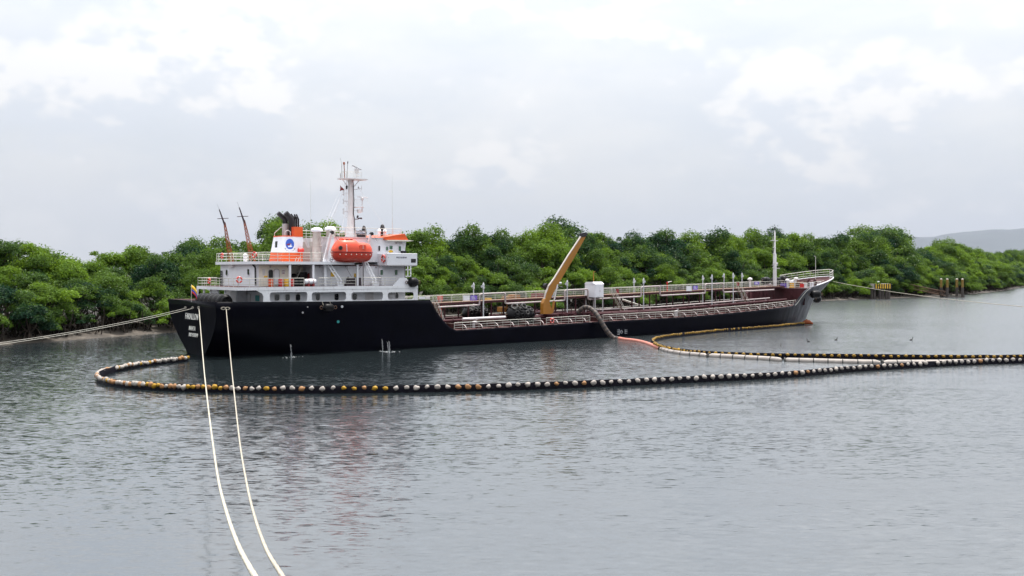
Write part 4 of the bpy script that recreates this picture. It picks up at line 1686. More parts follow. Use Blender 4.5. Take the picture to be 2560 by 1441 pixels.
# ladder down the aft end, black rainwater pipe
mb = MB()
a = pxX(624, 652, XA_ - .1)
mb.tube([a, pxX(638, 670, XA_ - .15), pxX(639, 714, XA_ - .15)], .10, 6)
mb.build('drain_pipe', 'black', S, smooth=60)
mb = MB()
y_ = pxX(556, 700, XA_).y
for dy in (-.18, .18):
    mb.tube([(XA_ - .15, y_ + dy, ZA), (XA_ - .15, y_ + dy, ZA + 1.9)], .05, 4)
for i in range(6):
    mb.box(XA_ - .25, XA_ - .1, y_ - .25, y_ + .25, ZA + .2 + .3 * i, ZA + .28 + .3 * i)
mb.build('ladder', 'black', S)

# second deck
XB1 = px(886, 655, -7.2).x
mb = MB()
mb.prism([(5.3, -5.2), (6.2, -7.2), (XB1, -7.2), (XB1, 7.2), (6.2, 7.2), (5.3, 5.9)], XY, ZB - .34, ZB)
mb.build('bridge_deck', 'white', S)
railing([(5.4, 5.7, ZB), (5.4, -5.0, ZB), (6.3, -7.1, ZB), (px(807, 655, -7.1).x, -7.1, ZB)], 1.05, 3, 1.5, r=.034)
railing([(6.2, 7.1, ZB), (16, 7.1, ZB)], 1.05, 3, 1.8, r=.034)
# first-deck rails
railing([(6.2, 7.8, ZA), (2.6, 4.6, ZA), (2.6, -7.9, ZA), (px(760, 700, -7.9).x, -7.9, ZA)], 1.0, 3, 1.45, r=.034)
railing([(px(797, 700, -7.9).x, -7.9, ZA), (px(889, 700, -7.9).x, -7.9, ZA)], 1.0, 3, 1.5, r=.034)
railing([(px(906, 700, -7.9).x, -7.9, ZA), (px(990, 700, -7.9).x, -7.9, ZA)], 1.0, 3, 1.5, r=.034)

# wheelhouse
YW = -5.6
xw0 = px(836, 620, YW).x
xw1 = px(963, 620, YW).x
wall('wheelhouse_aft', xw0, xw1, YW, 5.6, ZB, ZR, 'white')
xb = px(1010, 640, YW).x
xt = px(1017, 604, YW).x
mb = MB()
mb.hexa([(xw1, YW + .1, ZB), (xb, YW + .1, ZB), (xb, 5.5, ZB), (xw1, 5.5, ZB)], [(xw1, YW + .1, ZR - .1), (xt, YW + .1, ZR - .1), (xt, 5.5, ZR - .1), (xw1, 5.5, ZR - .1)])
mb.build('wheelhouse', 'white', S)
mb = MB()
mb.box(xw0 - .15, xw1, YW - .12, 5.72, ZR, ZR + .10)
mb.build('wheelhouse_roof', 'grey_light', S)
vis = [zB(q) for q in ((1250, 272), (1248, 228), (1590, 170), (1650, 276))]
mb = MB()
mb.prism([(px(*q, -6.0).x, px(*q, -6.0).z) for q in vis], XZ, -6.0, 6.0)
o = mb.build('sun_visor', 'orange', S)
lip = [zB(q) for q in ((1290, 276), (1650, 277), (1752, 292), (1660, 302), (1300, 292))]
mb = MB()
mb.prism([(px(*q, -6.2).x, px(*q, -6.2).z) for q in lip], XZ, -6.2, 6.2)
mb.build('eave', 'cream', o)
YQ = YW + .1
window(945, 950, 615, 628, YW, 'black', .45)
window(964.5, 969.5, 617, 627, YQ, 'glass_green', .2)
window(973, 981, 615, 623.5, YQ, 'glass_green', .1)
window(995.7, 1002, 616, 628, YQ, 'glass_green', .15)
a, b = px(971, 632, YQ), px(982.5, 626, YQ)
mb = MB()
mb.prism([((a.x + b.x) / 2 + (b.x - a.x) / 2 * math.cos(t * .3927), (a.z + b.z) / 2 + (b.z - a.z) / 2 * math.sin(t * .3927)) for t in range(16)], XZ, YQ - .03, YQ)
mb.build('name_plate', 'yellow', S)
mb = MB()
a, b = px(1004.5, 634.5, -6.4), px(1014, 627.5, -6.4)
mb.box(a.x, b.x, -6.6, -6.1, a.z - .3, b.z)
mb.build('compass_repeater', 'black', S)
for u in (992, 999, 1003):
    p = px(u, 608, YQ - .12)
    mb = MB()
    mb.lathe([(.02, -.14), (.14, -.12), (.16, .08), (.03, .12)], p, 'z', 8)
    mb.build('deck_lamp', 'grey_paint', S, smooth=40)
# bridge wing
wx0, wx1 = px(968.5, 650, -8).x, px(1043, 650, -8).x
wz0, wz1 = px(1000, 663, -8).z, px(1000, 635, -8).z
mb = MB()
mb.box(wx0, wx1, -8.0, -7.92, wz0, wz1)
mb.build('wing_bulwark', 'white', S)
mb = MB()
mb.box(wx0 - .02, wx0 + .06, -7.92, YW, wz0, wz1)
mb.box(wx1 - .06, wx1 + .02, -7.92, YW, wz0, wz1)
mb.build('wing_end_plate', 'white', S)
mb = MB()
mb.box(wx0, wx1, -7.98, YW - .01, wz0 - .12, wz0 - .003)
mb.build('wing_floor', 'grey_paint', S)
mb = MB()
mb.tube([(wx0, -7.96, wz1), (wx1, -7.96, wz1)], .06, 6)
mb.build('wing_rail', 'white', S)
a, b = px(1027.5, 657, -8), px(1039.5, 647.5, -8)
mb = MB()
mb.box(a.x, b.x, -8.03, -8.001, a.z, b.z)
mb.build('wing_sidelight_box', 'black', S)
text_mesh('hull_number', 'IMO 9578749', .27, 'letter_dark', S, px(1004, 646, -8.02), (1, 0, 0), (0, 0, 1))
p = px(972, 645, -8.02)
text_mesh('painted_mark', 'L', .2, 'letter_dark', S, p, (1, 0, 0), (0, 0, 1))
# port wing
mb = MB()
mb.box(wx0, wx1, 7.92, 8.0, wz0, wz1)
mb.box(wx0, wx1, 5.6, 8.0, wz0 - .12, wz0)
mb.build('wing_bulwark', 'white', S)
# window frame hung forward of the house (grating) seen beyond the front corner
p = px(1024, 675, -4.6)
mb = MB()
for dz in (-.85, 0, .75):
    mb.box(x4 + 1.0, x4 + 2.0, -4.65, -4.55, p.z + dz - .06, p.z + dz + .06)
for dx in (1.0, 1.45, 1.9):
    mb.box(x4 + dx, x4 + dx + .1, -4.65, -4.55, p.z - .9, p.z + .8)
mb.build('ladder', 'white', S)
# monkey-island rails
zr = ZR + .1
railing([(px(838, 597, YW).x, YW, zr), (px(962, 597, YW).x, YW, zr), (px(1003, 590, YW).x, YW, zr + .02)], 1.15, 3, 1.5, r=.03)
railing([(xw0, 5.5, zr), (xt - .5, 5.5, zr)], 1.1, 3, 1.6, r=.03)
mb = MB()
a, b = px(844, 583, -2), px(838, 600, -2)
mb.tube([(a.x, -2, zr + 1.1), (a.x - 1.0, -2, zr)], .03, 5)
mb.build('ladder', 'rail_white', S)
for u, mt, rr, h0 in ((910, 'exhaust', .35, 1.7), (901, 'exhaust', .5, 1.1)):
    p = px(u, 590, -1.0)
    mb = MB()
    mb.lathe([(rr * .8, 0), (rr, h0 * .5), (rr * .6, h0 * .9), (.05, h0)], (p.x, -1.0, zr), 'z', 10)
    mb.build('covered_instrument', mt, S, smooth=50)
p = px(956, 590, -2.0)
mb = MB()
mb.lathe([(.32, 0), (.40, .5), (.36, 1.2), (.22, 1.75), (.05, 1.9)], (p.x, -2.0, zr), 'z', 12)
mb.build('covered_instrument', 'exhaust', S, smooth=50)
for u in (948, 962):
    p = px(u, 590, -3.0)
    mb = MB()
    mb.lathe([(.18, 0), (.18, .8), (.25, .85), (.2, 1.15), (.05, 1.25)], (p.x, -3, zr), 'z', 10)
    mb.build('antenna_dome', 'white', S, smooth=50)
mb = MB()
a = px(889, 585.5, -2.6)
b = px(912, 577.5, -2.6)
mb.box(a.x, b.x, -2.62, -2.55, a.z, b.z)
o = mb.build('name_board', 'letter_dark', S)
text_mesh('board_letters', 'FARALLON', .30, 'white', o, (px(900, 583.2, -2.65).x, -2.66, px(900, 583.2, -2.65).z), (1, 0, 0), (0, 0, 1))

# casing behind the mushroom vents
a = px(775, 655, -2.0)
b = px(836, 655, -2.0)
wall('engine_casing', a.x, b.x, -2.0, 3.5, ZB, px(800, 605, -2).z, 'vent_beige')
mb = MB()
c = px(808.5, 622, -2.0)
mb.lathe([(.42, -.05), (.42, 0)], (c.x, -2.0, c.z), 'y', 16)
mb.box(c.x - .42, c.x + .42, -2.06, -2.0, ZB + .1, c.z)
mb.build('casing_door', 'black', S, smooth=40)
mb = MB()
p, q = px(760, 595, -1.5), px(779, 640, -1.5)
mb.hexa([(p.x, -1.9, p.z), (p.x + .6, -1.9, p.z), (p.x + .6, -1.2, p.z), (p.x, -1.2, p.z)], [(q.x, -1.9, q.z), (q.x + .5, -1.9, q.z), (q.x + .5, -1.2, q.z), (q.x, -1.2, q.z)])
mb.build('casing_brace', 'grey_light', S)
# two mushroom ventilators
for u, vt in ((792, 569), (826, 566)):
    p = px(u, vt, -3.4)
    z1 = p.z
    mb = MB()
    mb.lathe([(.56, ZB), (.56, ZB + 1.9), (.62, ZB + 1.92), (.62, ZB + 2.0), (.53, ZB + 2.02), (.53, z1 - 1.3), (.58, z1 - 1.28), (.58, z1 - 1.2), (.51, z1 - 1.18), (.51, z1 - .5)], (p.x, -3.4, 0), 'z', 20)
    o = mb.build('ventilator', 'vent_beige', S, smooth=40)
    mb = MB()
    mb.lathe([(.60, z1 - .55), (.74, z1 - .48), (.74, z1 - .34), (.62, z1 - .14), (.34, z1 - .03), (.02, z1)], (p.x, -3.4, 0), 'z', 20)
    mb.build('vent_cap', 'white', o, smooth=50)

# funnel
FU = empty_part('funnel')
YF = -2.4
fx0, fx1 = px(705, 655, YF).x, px(757, 655, YF).x
gx0, gx1 = px(708, 592, YF + .25).x, px(757, 592, YF + .25).x
yl = pxX(672, 655, fx0).y
yl2 = pxX(684, 592, gx0).y
z_a, z_b, z_c = ZB, px(730, 631, YF).z, px(730, 592, YF).z


def fun(t):
    return [(fx0 + (gx0 - fx0) * t, YF + .25 * t), (fx1 + (gx1 - fx1) * t, YF + .25 * t), (fx1 + (gx1 - fx1) * t, yl + (yl2 - yl) * t), (fx0 + (gx0 - fx0) * t, yl + (yl2 - yl) * t)]


tb = (z_b - z_a) / (z_c - z_a)
mb = MB()
mb.hexa([(*q, z_a) for q in fun(0)], [(*q, z_b) for q in fun(tb)])
mb.build('funnel_base', 'orange', FU)
mb = MB()
mb.hexa([(*q, z_b) for q in fun(tb)], [(*q, z_c) for q in fun(1)])
mb.build('funnel_casing', 'white', FU)
mb = MB()
P = fun(1)
mb.hexa([(P[0][0] - .03, P[0][1] - .03, z_c), (P[1][0] + .03, P[1][1] - .03, z_c), (P[2][0] + .03, P[2][1] + .03, z_c), (P[3][0] - .03, P[3][1] + .03, z_c)],
        [(P[0][0] - .03, P[0][1] - .03, z_c + .12), (P[1][0] + .03, P[1][1] - .03, z_c + .12), (P[2][0] + .03, P[2][1] + .03, z_c + .12), (P[3][0] - .03, P[3][1] + .03, z_c + .12)])
mb.build('funnel_rim', 'orange', FU)
a, b = px(736, 591, YF + .25), px(757, 568, YF + .25)
mb = MB()
mb.box(a.x, b.x, YF + .24, yl2 - .2, z_c + .12, b.z)
mb.build('funnel_fin', 'orange', FU)
mb = MB()
p = px(745, 631, YF - .3)
mb.lathe([(.1, -.36), (.28, -.30), (.32, -.1), (.32, .18), (.26, .34), (.1, .38)], (p.x + .35, YF - .3, z_b + .22), 'x', 14)
mb.build('funnel_tank', 'red', FU, smooth=50)
p = pxX(690, 614, fx0 + .15)
mb = MB()
yy = p.y
mb.prism(rrect(yy - .30, yy + .30, p.z - .5, p.z + .5, .05), YZ, fx0 + (gx0 - fx0) * .68 - .03, fx0 + (gx0 - fx0) * .68 + .05)
mb.build('funnel_window', 'glass_dark', FU)
# emblem
c = px(726, 611, YF)
tz = (c.z - z_a) / (z_c - z_a)
ye = YF + .25 * tz
mb = MB()
Re = .58
mb.prism([(c.x + Re * .95 * math.cos(t * .2618), c.z + Re * 1.12 * math.sin(t * .2618)) for t in range(24)], XZ, ye - .05, ye + .12)
EM = mb.build('emblem', 'emblem_blue', FU)
mb = MB()
mb.prism([(c.x - .30, c.z - .36), (c.x + .15, c.z - .36), (c.x + .38, c.z - .20), (c.x + .20, c.z - .22), (c.x + .12, c.z + .12), (c.x + .02, c.z - .2), (c.x - .15, c.z - .16)], XZ, ye - .07, ye - .051)
mb.build('emblem_wave', 'white', EM)
mb = MB()
mb.prism([(c.x - .52, c.z - .10), (c.x - .2, c.z - .12), (c.x + .0, c.z - .02), (c.x + .16, c.z + .16), (c.x - .05, c.z + .10), (c.x - .3, c.z + .06)], XZ, ye - .08, ye - .071)
mb.build('emblem_swoosh', 'dark_red', EM)
for i, ch in enumerate('MARZAM'):
    a_ = math.radians(-90 - 52 + 104 * i / 5)
    r_ = .90
    text_mesh('emblem_letter', ch, .24, 'letter_dark', EM, (c.x + r_ * .95 * math.cos(a_) , ye - .06, c.z - .06 + r_ * math.sin(a_)), (-math.sin(a_), 0, math.cos(a_)), (-math.cos(a_), 0, -math.sin(a_)))
# exhaust pipes
def uptake(u0, v0, u1, v1, w, Y, mt='exhaust', lip=None):
    a, b = px(u0, v0, Y), px(u1, v1, Y)
    m = MB()
    zz = z_c + .05
    m.tube([(a.x, Y, zz), (a.x, Y, a.z), (a.x - .12, Y, a.z + (b.z - a.z) * .3), b], [w, w, w, w * .8], 12)
    return m.build('exhaust_pipe', mt, FU, smooth=40)


uptake(713, 552, 695, 533, .33, -.3)
uptake(729, 555, 714, 532, .40, -1.0)
uptake(735, 548, 727, 536, .17, -.6)
uptake(741, 548, 736, 536, .12, -.9)
uptake(746, 548, 741, 536, .11, -1.2)
p = px(713, 566, -.3)
mb = MB()
mb.lathe([(.38, z_c + .05), (.38, p.z + .3)], (p.x, -.3, 0), 'z', 14)
mb.build('exhaust_collar', 'grey_paint', FU, smooth=40)
mb = MB()
a = px(682, 584, yl2 - .2)
mb.tube([(P[0][0] + .05, yl2 - .15, z_c), (P[0][0] + .05, yl2 - .15, z_c + .5), (P[0][0] + .5, -.4, z_c + 1.2), (P[1][0] - .8, -.4, z_c + 1.25)], .05, 5)
mb.tube([(P[0][0] + .3, -2.0, z_c), (P[0][0] + .3, -2.0, z_c + .6), (P[0][0] + .7, -2.0, z_c + .8), (P[0][0] + 1.0, -2.0, z_c + .6), (P[0][0] + 1.0, -2.0, z_c)], .04, 5)
mb.build('funnel_rail', 'grey_light', FU, smooth=60)

# lattice masts (stowed derrick posts) leaning aft
for i, (ub, vb, ue, ve, um, vm, Y, uj, vj) in enumerate(((578, 642, 561, 556, 548, 524, 2.0, 555, 552), (632, 640, 610, 551, 598, 519, -1.5, 604, 547))):
    LM = empty_part('lattice_mast')
    base, end, tip = px(ub, vb, Y), px(ue, ve, Y), px(um, vm, Y)
    base.z = ZB
    ax = (end - base).normalized()
    sx = Vector((0, 1, 0))
    sy = ax.cross(sx).normalized()
    cs = [(1, 1), (1, -1), (-1, -1), (-1, 1)]

    def cnr(k, t):
        r_ = .26 * (1 - t) + .07 * t
        return base.lerp(end, t) + sx * cs[k][0] * r_ + sy * cs[k][1] * r_
    m = MB()
    for k in range(4):
        m.cur = 0
        m.tube([cnr(k, 0), cnr(k, 1)], .034, 4)
    m.build('chord', 'mast_rust', LM)
    m = MB()
    NB = 11
    for j in range(NB):
        for k in range(4):
            m.tube([cnr(k, j / NB), cnr((k + 1) % 4, (j + 1) / NB)], .018, 4)
            m.tube([cnr(k, j / NB), cnr((k + 1) % 4, j / NB)], .018, 4)
    m.build('lacing', 'mast_rust', LM)
    m = MB()
    m.tube([base.lerp(end, .92), tip], [.12, .06], 8)
    m.tube([tip, tip + (tip - end) * .42], .012, 4)
    m.build('topmast', 'mast_black', LM, smooth=60)
    m = MB()
    cc = end.lerp(tip, .28)
    m.tube([cc + Vector((-.62, .2, -.02)), cc + Vector((.62, -.2, .06))], .045, 5)
    m.build('crossarm', 'mast_black', LM)
for u, v in ((613, 634),):
    p = px(u, v, 0)
    mb = MB()
    mb.lathe([(.25, ZB), (.25, ZB + .5), (.3, ZB + .7), (.22, ZB + .95), (.03, ZB + 1.05)], (p.x, 0, 0), 'z', 12)
    mb.build('antenna_dome', 'grey_light', S, smooth=50)

# radar mast
MM = empty_part('radar_mast')
pb_, pt_ = px(877, 600, 0), px(880, 450, 0)
mx = pb_.x
mb = MB()
prof = [(.95, zr), (.72, zr + .8), (.52, zr + 2.0), (.46, zr + 4.0), (.38, pt_.z)]
n = 12
vs, fs = [], []
for r_, z in prof:
    for k in range(n):
        a = 2 * math.pi * k / n
        vs.append((mx + r_ * .95 * math.cos(a), r_ * .7 * math.sin(a), z))
for i in range(len(prof) - 1):
    for k in range(n):
        fs.append((i * n + k, i * n + (k + 1) % n, (i + 1) * n + (k + 1) % n, (i + 1) * n + k))
fs.append(tuple(range((len(prof) - 1) * n, len(prof) * n)))
mb.add(vs, fs)
mb.build('mast_column', 'grey_light', MM, smooth=50)
mb = MB()
mb.tube([(mx + .35, -.45, zr + .2), (mx + .35, -.40, zr + 2.5), (mx + .2, -.36, zr + 3.2), (mx + .28, -.34, zr + 5), (mx + .2, -.3, pt_.z)], .05, 5)
mb.build('mast_cable', 'black', MM, smooth=60)
mb = MB()
xl, xr = px(*zM((700, 500)), 0).x, px(*zM((1205, 460)), 0).x
mb.prism([(xl, -.5), (xl + .8, -1.0), (xr, -.9), (xr, .9), (xl + .8, 1.0), (xl, .5)], XY, pt_.z, pt_.z + .12)
mb.build('mast_platform', 'grey_light', MM)
mb = MB()
for s_ in (-1, 1):
    mb.tube([(mx + s_ * .35, 0, pt_.z - 1.0), (mx + s_ * 1.25, 0, pt_.z)], .05, 5)
    mb.tube([(mx, s_ * .3, pt_.z - .9), (mx, s_ * .9, pt_.z)], .05, 5)
mb.build('platform_brace', 'grey_light', MM)
railing([(xl + .6, -.85, pt_.z + .12), (xr - .9, -.85, pt_.z + .12), (xr - .9, .85, pt_.z + .12), (xl + .6, .85, pt_.z + .12), (xl + .6, -.85, pt_.z + .12)], .85, 2, .9, r=.018, parent=MM)


def scanner(c, L, w_, h_, tilt, yaw, name):
    m = MB()
    m.box(-L / 2, L / 2, -w_ / 2, w_ / 2, -h_ / 2, h_ / 2)
    o_ = m.build(name, ['vent_grey'], MM)
    o_.location = c
    o_.rotation_euler = (0, tilt, yaw)
    bv = o_.modifiers.new('soft', 'BEVEL')
    bv.width = .04
    return o_


p = px(*zM((1055, 300)), 0)
mb = MB()
mb.lathe([(.08, pt_.z + .1), (.08, p.z - .3), (.30, p.z - .28), (.30, p.z + .25), (.12, p.z + .28), (.08, p.z + .5)], (p.x, 0, 0), 'z', 12)
mb.build('radar_pedestal', 'grey_light', MM, smooth=40)
q = px(*zM((1070, 235)), 0)
scanner((p.x, 0, q.z), 1.75, .22, .16, math.radians(14), math.radians(20), 'radar_scanner')
for (x0_, y0_, x1_, y1_, r_) in ((815, 460, 800, 160, .05), (860, 460, 875, 120, .025), (760, 460, 755, 160, .025), (755, 160, 722, 40, .012), (735, 480, 735, 350, .03)):
    a, b = px(*zM((x0_, y0_)), -.2), px(*zM((x1_, y1_)), -.2)
    mb = MB()
    mb.tube([a, b], r_, 6)
    if r_ > .04:
        mb.lathe([(.13, 0), (.13, .28), (.05, .34)], b - Vector((0, 0, .1)), 'z', 8)
    elif r_ == .025 and y1_ == 120:
        mb.tube([b - Vector((.02, 0, .25)), b + Vector((.02, 0, .05))], .06, 6)
    mb.build('aerial', 'mast_black' if r_ < .04 else 'mast_rust', MM, smooth=60)
# side brackets with lights and ladder (aft side) and lower radar platform (forward side)
mb = MB()
ly = -.1
xa, xb_ = px(*zM((815, 600)), ly).x, px(*zM((850, 600)), ly).x
zt_, zl_ = px(*zM((815, 560)), ly).z, px(*zM((815, 1230)), ly).z
mb.tube([(xa, ly, zl_), (xa, ly, zt_)], .022, 5)
mb.tube([(xb_, ly, zl_), (xb_, ly, zt_ + .5)], .03, 5)
for k in range(7):
    z = zl_ + (zt_ - zl_) * k / 6
    mb.tube([(xa - .02, ly, z), (mx - .35, 0, z)], .028, 5)
mb.build('mast_ladder', 'grey_light', MM)
for yy0 in (690, 860, 1060):
    a = px(*zM((787, yy0 + 50)), -.3)
    mb = MB()
    mb.tube([a + Vector((0, 0, -.35)), a + Vector((0, 0, .35))], .035, 5)
    mb.lathe([(.08, -.12), (.08, .06)], a + Vector((0, 0, .28)), 'z', 8)
    mb.lathe([(.08, -.12), (.08, .06)], a + Vector((0, 0, -.22)), 'z', 8)
    mb.tube([a, (mx - .3, 0, a.z)], .03, 5)
    mb.build('signal_light', 'grey_paint', MM, smooth=40)
p = px(*zM((853, 690)), -.3)
mb = MB()
mb.lathe([(.04, -.2), (.13, -.15), (.13, .2), (.05, .28)], p + Vector((0, 0, .35)), 'z', 8)
mb.build('mast_horn', 'black', MM, smooth=40)
for v_, thick in ((870, .05), (1015, .11), (1080, .05), (910, .02), (960, .02)):
    a, b = px(*zM((1000, v_ + 6)), 0), px(*zM((1180, v_ - 4)), 0)
    mb = MB()
    w_ = .35 if thick > .1 else .05
    mb.hexa([(a.x, -w_, a.z - thick), (b.x, -w_, a.z - thick * .5), (b.x, w_, a.z - thick * .5), (a.x, w_, a.z - thick)], [(a.x, -w_, a.z), (b.x, -w_, a.z + .02), (b.x, w_, a.z + .02), (a.x, w_, a.z)])
    mb.build('mast_bracket', 'grey_light', MM)
p = px(*zM((1163, 860)), 0)
mb = MB()
mb.tube([(p.x, 0, px(*zM((1163, 1130)), 0).z), (p.x, 0, p.z + .3)], .06, 6)
mb.lathe([(.2, -.2), (.22, .1), (.05, .2)], p, 'z', 10)
mb.build('radar_pedestal', 'grey_light', MM, smooth=40)
q = px(*zM((1170, 828)), 0)
scanner((q.x, 0, q.z), 1.9, .14, .10, math.radians(1), math.radians(12), 'radar_scanner')
a = px(*zM((1110, 1110)), -.1)
mb = MB()
mb.box(a.x - .25, a.x + .2, -.3, .1, a.z - .2, a.z + .25)
mb.build('loudhailer', 'grey_light', MM)
a = px(*zM((1080, 1250)), -.1)
mb = MB()
mb.tube([(mx + .4, 0, a.z - .12), (a.x + .1, -.1, a.z - .1)], .06, 5)
mb.tube([a, a + Vector((.55, 0, .02))], [.06, .14], 8)
mb.tube([a + Vector((-.1, 0, .05)), a + Vector((-.02, 0, .35))], .12, 8)
mb.build('air_horn', 'mast_black', MM, smooth=40)
a, b = px(*zM((1000, 680)), -.1), px(*zM((1150, 655)), -.1)
mb = MB()
mb.tube([(mx + .3, 0, a.z), b, b + Vector((0, 0, .38))], .035, 5)
mb.tube([b, b + Vector((0, 0, -.25))], .03, 5)
mb.lathe([(.05, 0), (.1, .1), (.02, .3)], px(*zM((1090, 655)), -.1), 'z', 8)
mb.build('signal_light', 'grey_paint', MM, smooth=40)
# whip aerials and stays
for u0, v0, u1, v1 in ((777.5, 600, 775.5, 447), (981, 592, 980.5, 440)):
    a, b = px(u0, v0, -4.5), px(u1, v1, -4.5)
    mb = MB()
    mb.tube([a - Vector((0, 0, .8)), a.lerp(b, .3), a.lerp(b, .31), b], [.035, .03, .018, .010], 5)
    mb.build('whip_aerial', 'rail_white', S)
for (x0_, y0_, Y0_), (x1_, y1_, Y1_) in (((780, 540, 0), (380, 1480, -2)), ((775, 700, 0), (440, 1480, -4)), ((785, 700, 0), (500, 1480, 2)), ((1100, 660, 0), (1660, 1480, -2)), ((800, 1180, 0), (765, 1480, -3))):
    a, b = px(*zM((x0_, y0_)), Y0_), px(*zM((x1_, y1_)), Y1_)
    mb = MB()
    mb.tube([a, b], .014, 4)
    mb.build('stay', 'grey_light', MM)

# foremast
FM = empty_part('foremast')
a, b = px(1937, 706, 0), px(1932, 567, 0)
fxm = a.x
zb_ = FCZ - .02
mb = MB()
mb.lathe([(.36, zb_), (.33, zb_ + 3), (.28, zb_ + 6.3), (.16, zb_ + 6.5), (.13, b.z - .9), (.05, b.z - .8), (.05, b.z - .5)], (fxm, 0, 0), 'z', 12)
mb.build('mast_column', 'grey_light', FM, smooth=50)
mb = MB()
mb.lathe([(.06, b.z - .6), (.16, b.z - .55), (.16, b.z - .45), (.10, b.z - .4), (.13, b.z - .15), (.03, b.z)], (fxm, 0, 0), 'z', 8)
mb.build('mast_light', 'black', FM, smooth=40)
for v_, l0, l1 in ((602, 1.1, .8), (663, .7, .8), (671, 0.1, 1.3), (619, .5, 0), (635, .5, 0), (669, .6, 0)):
    z = px(1934, v_, 0).z
    mb = MB()
    mb.box(fxm - l0, fxm + l1, -.12, .12, z - .06, z + .05)
    mb.build('crosstree', 'grey_light', FM)
mb = MB()
mb.tube([(fxm - .55, -.05, zb_), (fxm - .55, -.05, px(1934, 595, 0).z)], .022, 4)
mb.tube([(fxm - .8, -.05, px(1934, 602, 0).z), (fxm - .8, -.05, px(1934, 592, 0).z), (fxm + .5, -.05, px(1934, 592, 0).z)], .02, 4)
mb.build('mast_ladder', 'grey_light', FM)
for v_, dx in ((660, .55), (659, -.45)):
    p = px(1934, v_, 0)
    mb = MB()
    mb.lathe([(.05, -.1), (.15, -.05), (.15, .18), (.04, .22)], (fxm + dx, -.1, p.z), 'z', 8)
    mb.build('mast_light', 'grey_light', FM, smooth=40)

# forecastle fittings
railing([(110.15, -hb(110.2, FCZ) + .2, FCZ), (110.15, hb(110.2, FCZ) - .2, FCZ)], 1.0, 3, 1.4, r=.034)
pts = [(x, -hb(x, FCZ + .3) + .2, FCZ + (x - 110) * .03) for x in (110.15, 113, 116, 119)]
railing(pts, 1.05, 3, 1.3, r=.03)
# tall bow rail
bz = 8.66
for sg in (-1, 1):
    pts = []
    for i in range(9, 19):
        xn = 105 + i / 18 * 20.8
        z = lerp_table(TOPZ, xn)
        x = 105 + (lerp_table(STEM, z) - 105) * i / 18
        pts.append((x, sg * (hb(x, z) * .97), z + .05))
    pts = pts[2:] if sg > 0 else pts[5:]
    railing(pts, 1.35 if sg > 0 else 1.35, 3, 1.5, r=.045)
mb = MB()
a, b = px(2039, 672, 0), px(2039, 641, 0)
mb.tube([(a.x, 0, FCZ), (a.x, 0, b.z), (a.x - .5, 0, b.z + .02)], .05, 5)
mb.build('jackstaff', 'rail_white', S)
for i, (X, Y, r_) in enumerate(((117, -2.2, .62), (117, 2.2, .62), (113.2, -2.6, .5), (113.2, 2.4, .5))):
    z = FCZ + (X - 110) * .03
    mb = MB()
    mb.lathe([(r_, -.7), (r_, -.6), (r_ * .55, -.58), (r_ * .55, .58), (r_, .6), (r_, .7)], (X, Y, z + .75), 'y', 14)
    mb.box(X - .5, X + .5, Y - .9, Y - .72, z, z + .9)
    mb.box(X - .5, X + .5, Y + .72, Y + .9, z, z + .9)
    mb.build('mooring_winch', ['maroon', 'grey_paint', 'rust_steel', 'maroon'][i], S, smooth=40)
for i, (X, Y) in enumerate(((111.6, -4.6), (114.6, -3.9), (112.2, -1.3), (115.5, 1.2), (119.2, -2.2), (120.5, 1.5))):
    z = FCZ + (X - 110) * .03
    mb = MB()
    for dx in (-.35, .35):
        mb.lathe([(.18, 0), (.18, .75), (.24, .78), (.24, .86), (.05, .88)], (X + dx, Y, z), 'z', 10)
    mb.box(X - .65, X + .65, Y - .28, Y + .28, z, z + .08)
    mb.build('bollard', ['grey_light', 'white', 'yellow', 'grey_paint', 'grey_light', 'rust_steel'][i], S, smooth=40)
for u0, u1, v0, v1, mt in ((1951, 1966, 702.5, 713, 'purple'), (2000, 2010, 701, 713, 'red')):
    a, b = pxX(u0, v1, 110.05), pxX(u1, v0, 110.05)
    mb = MB()
    mb.box(110.0, 110.04, min(a.y, b.y), max(a.y, b.y), FCZ + .15, FCZ + .85)
    mb.build('sign_board', mt, S)
for i, (u, v, r_) in enumerate(((1875, 697, .42), (1990, 696, .4), (1968, 700, .35))):
    p = px(u, v, -1.5 if u > 1900 else 1.2)
    z0_ = FCZ if u > 1900 else cat_z(p.x)
    mb = MB()
    mb.lathe([(r_ * .5, z0_), (r_ * .5, p.z - .3), (r_, p.z - .25), (r_, p.z), (r_ * .6, p.z + .15), (.05, p.z + .2)], (p.x, p.y, 0), 'z', 14)
    mb.build('mushroom_vent', 'grey_light', S, smooth=50)
# bulkhead details
for y, z in ((-2.5, 4.9), (1.5, 5.1), (3.2, 4.7)):
    mb = MB()
    mb.prism(rrect(y - .4, y + .4, main_z(110) + .2, main_z(110) + 1.9, .12), YZ, 110.02, 110.11)
    mb.build('bulkhead_door', 'maroon', S)

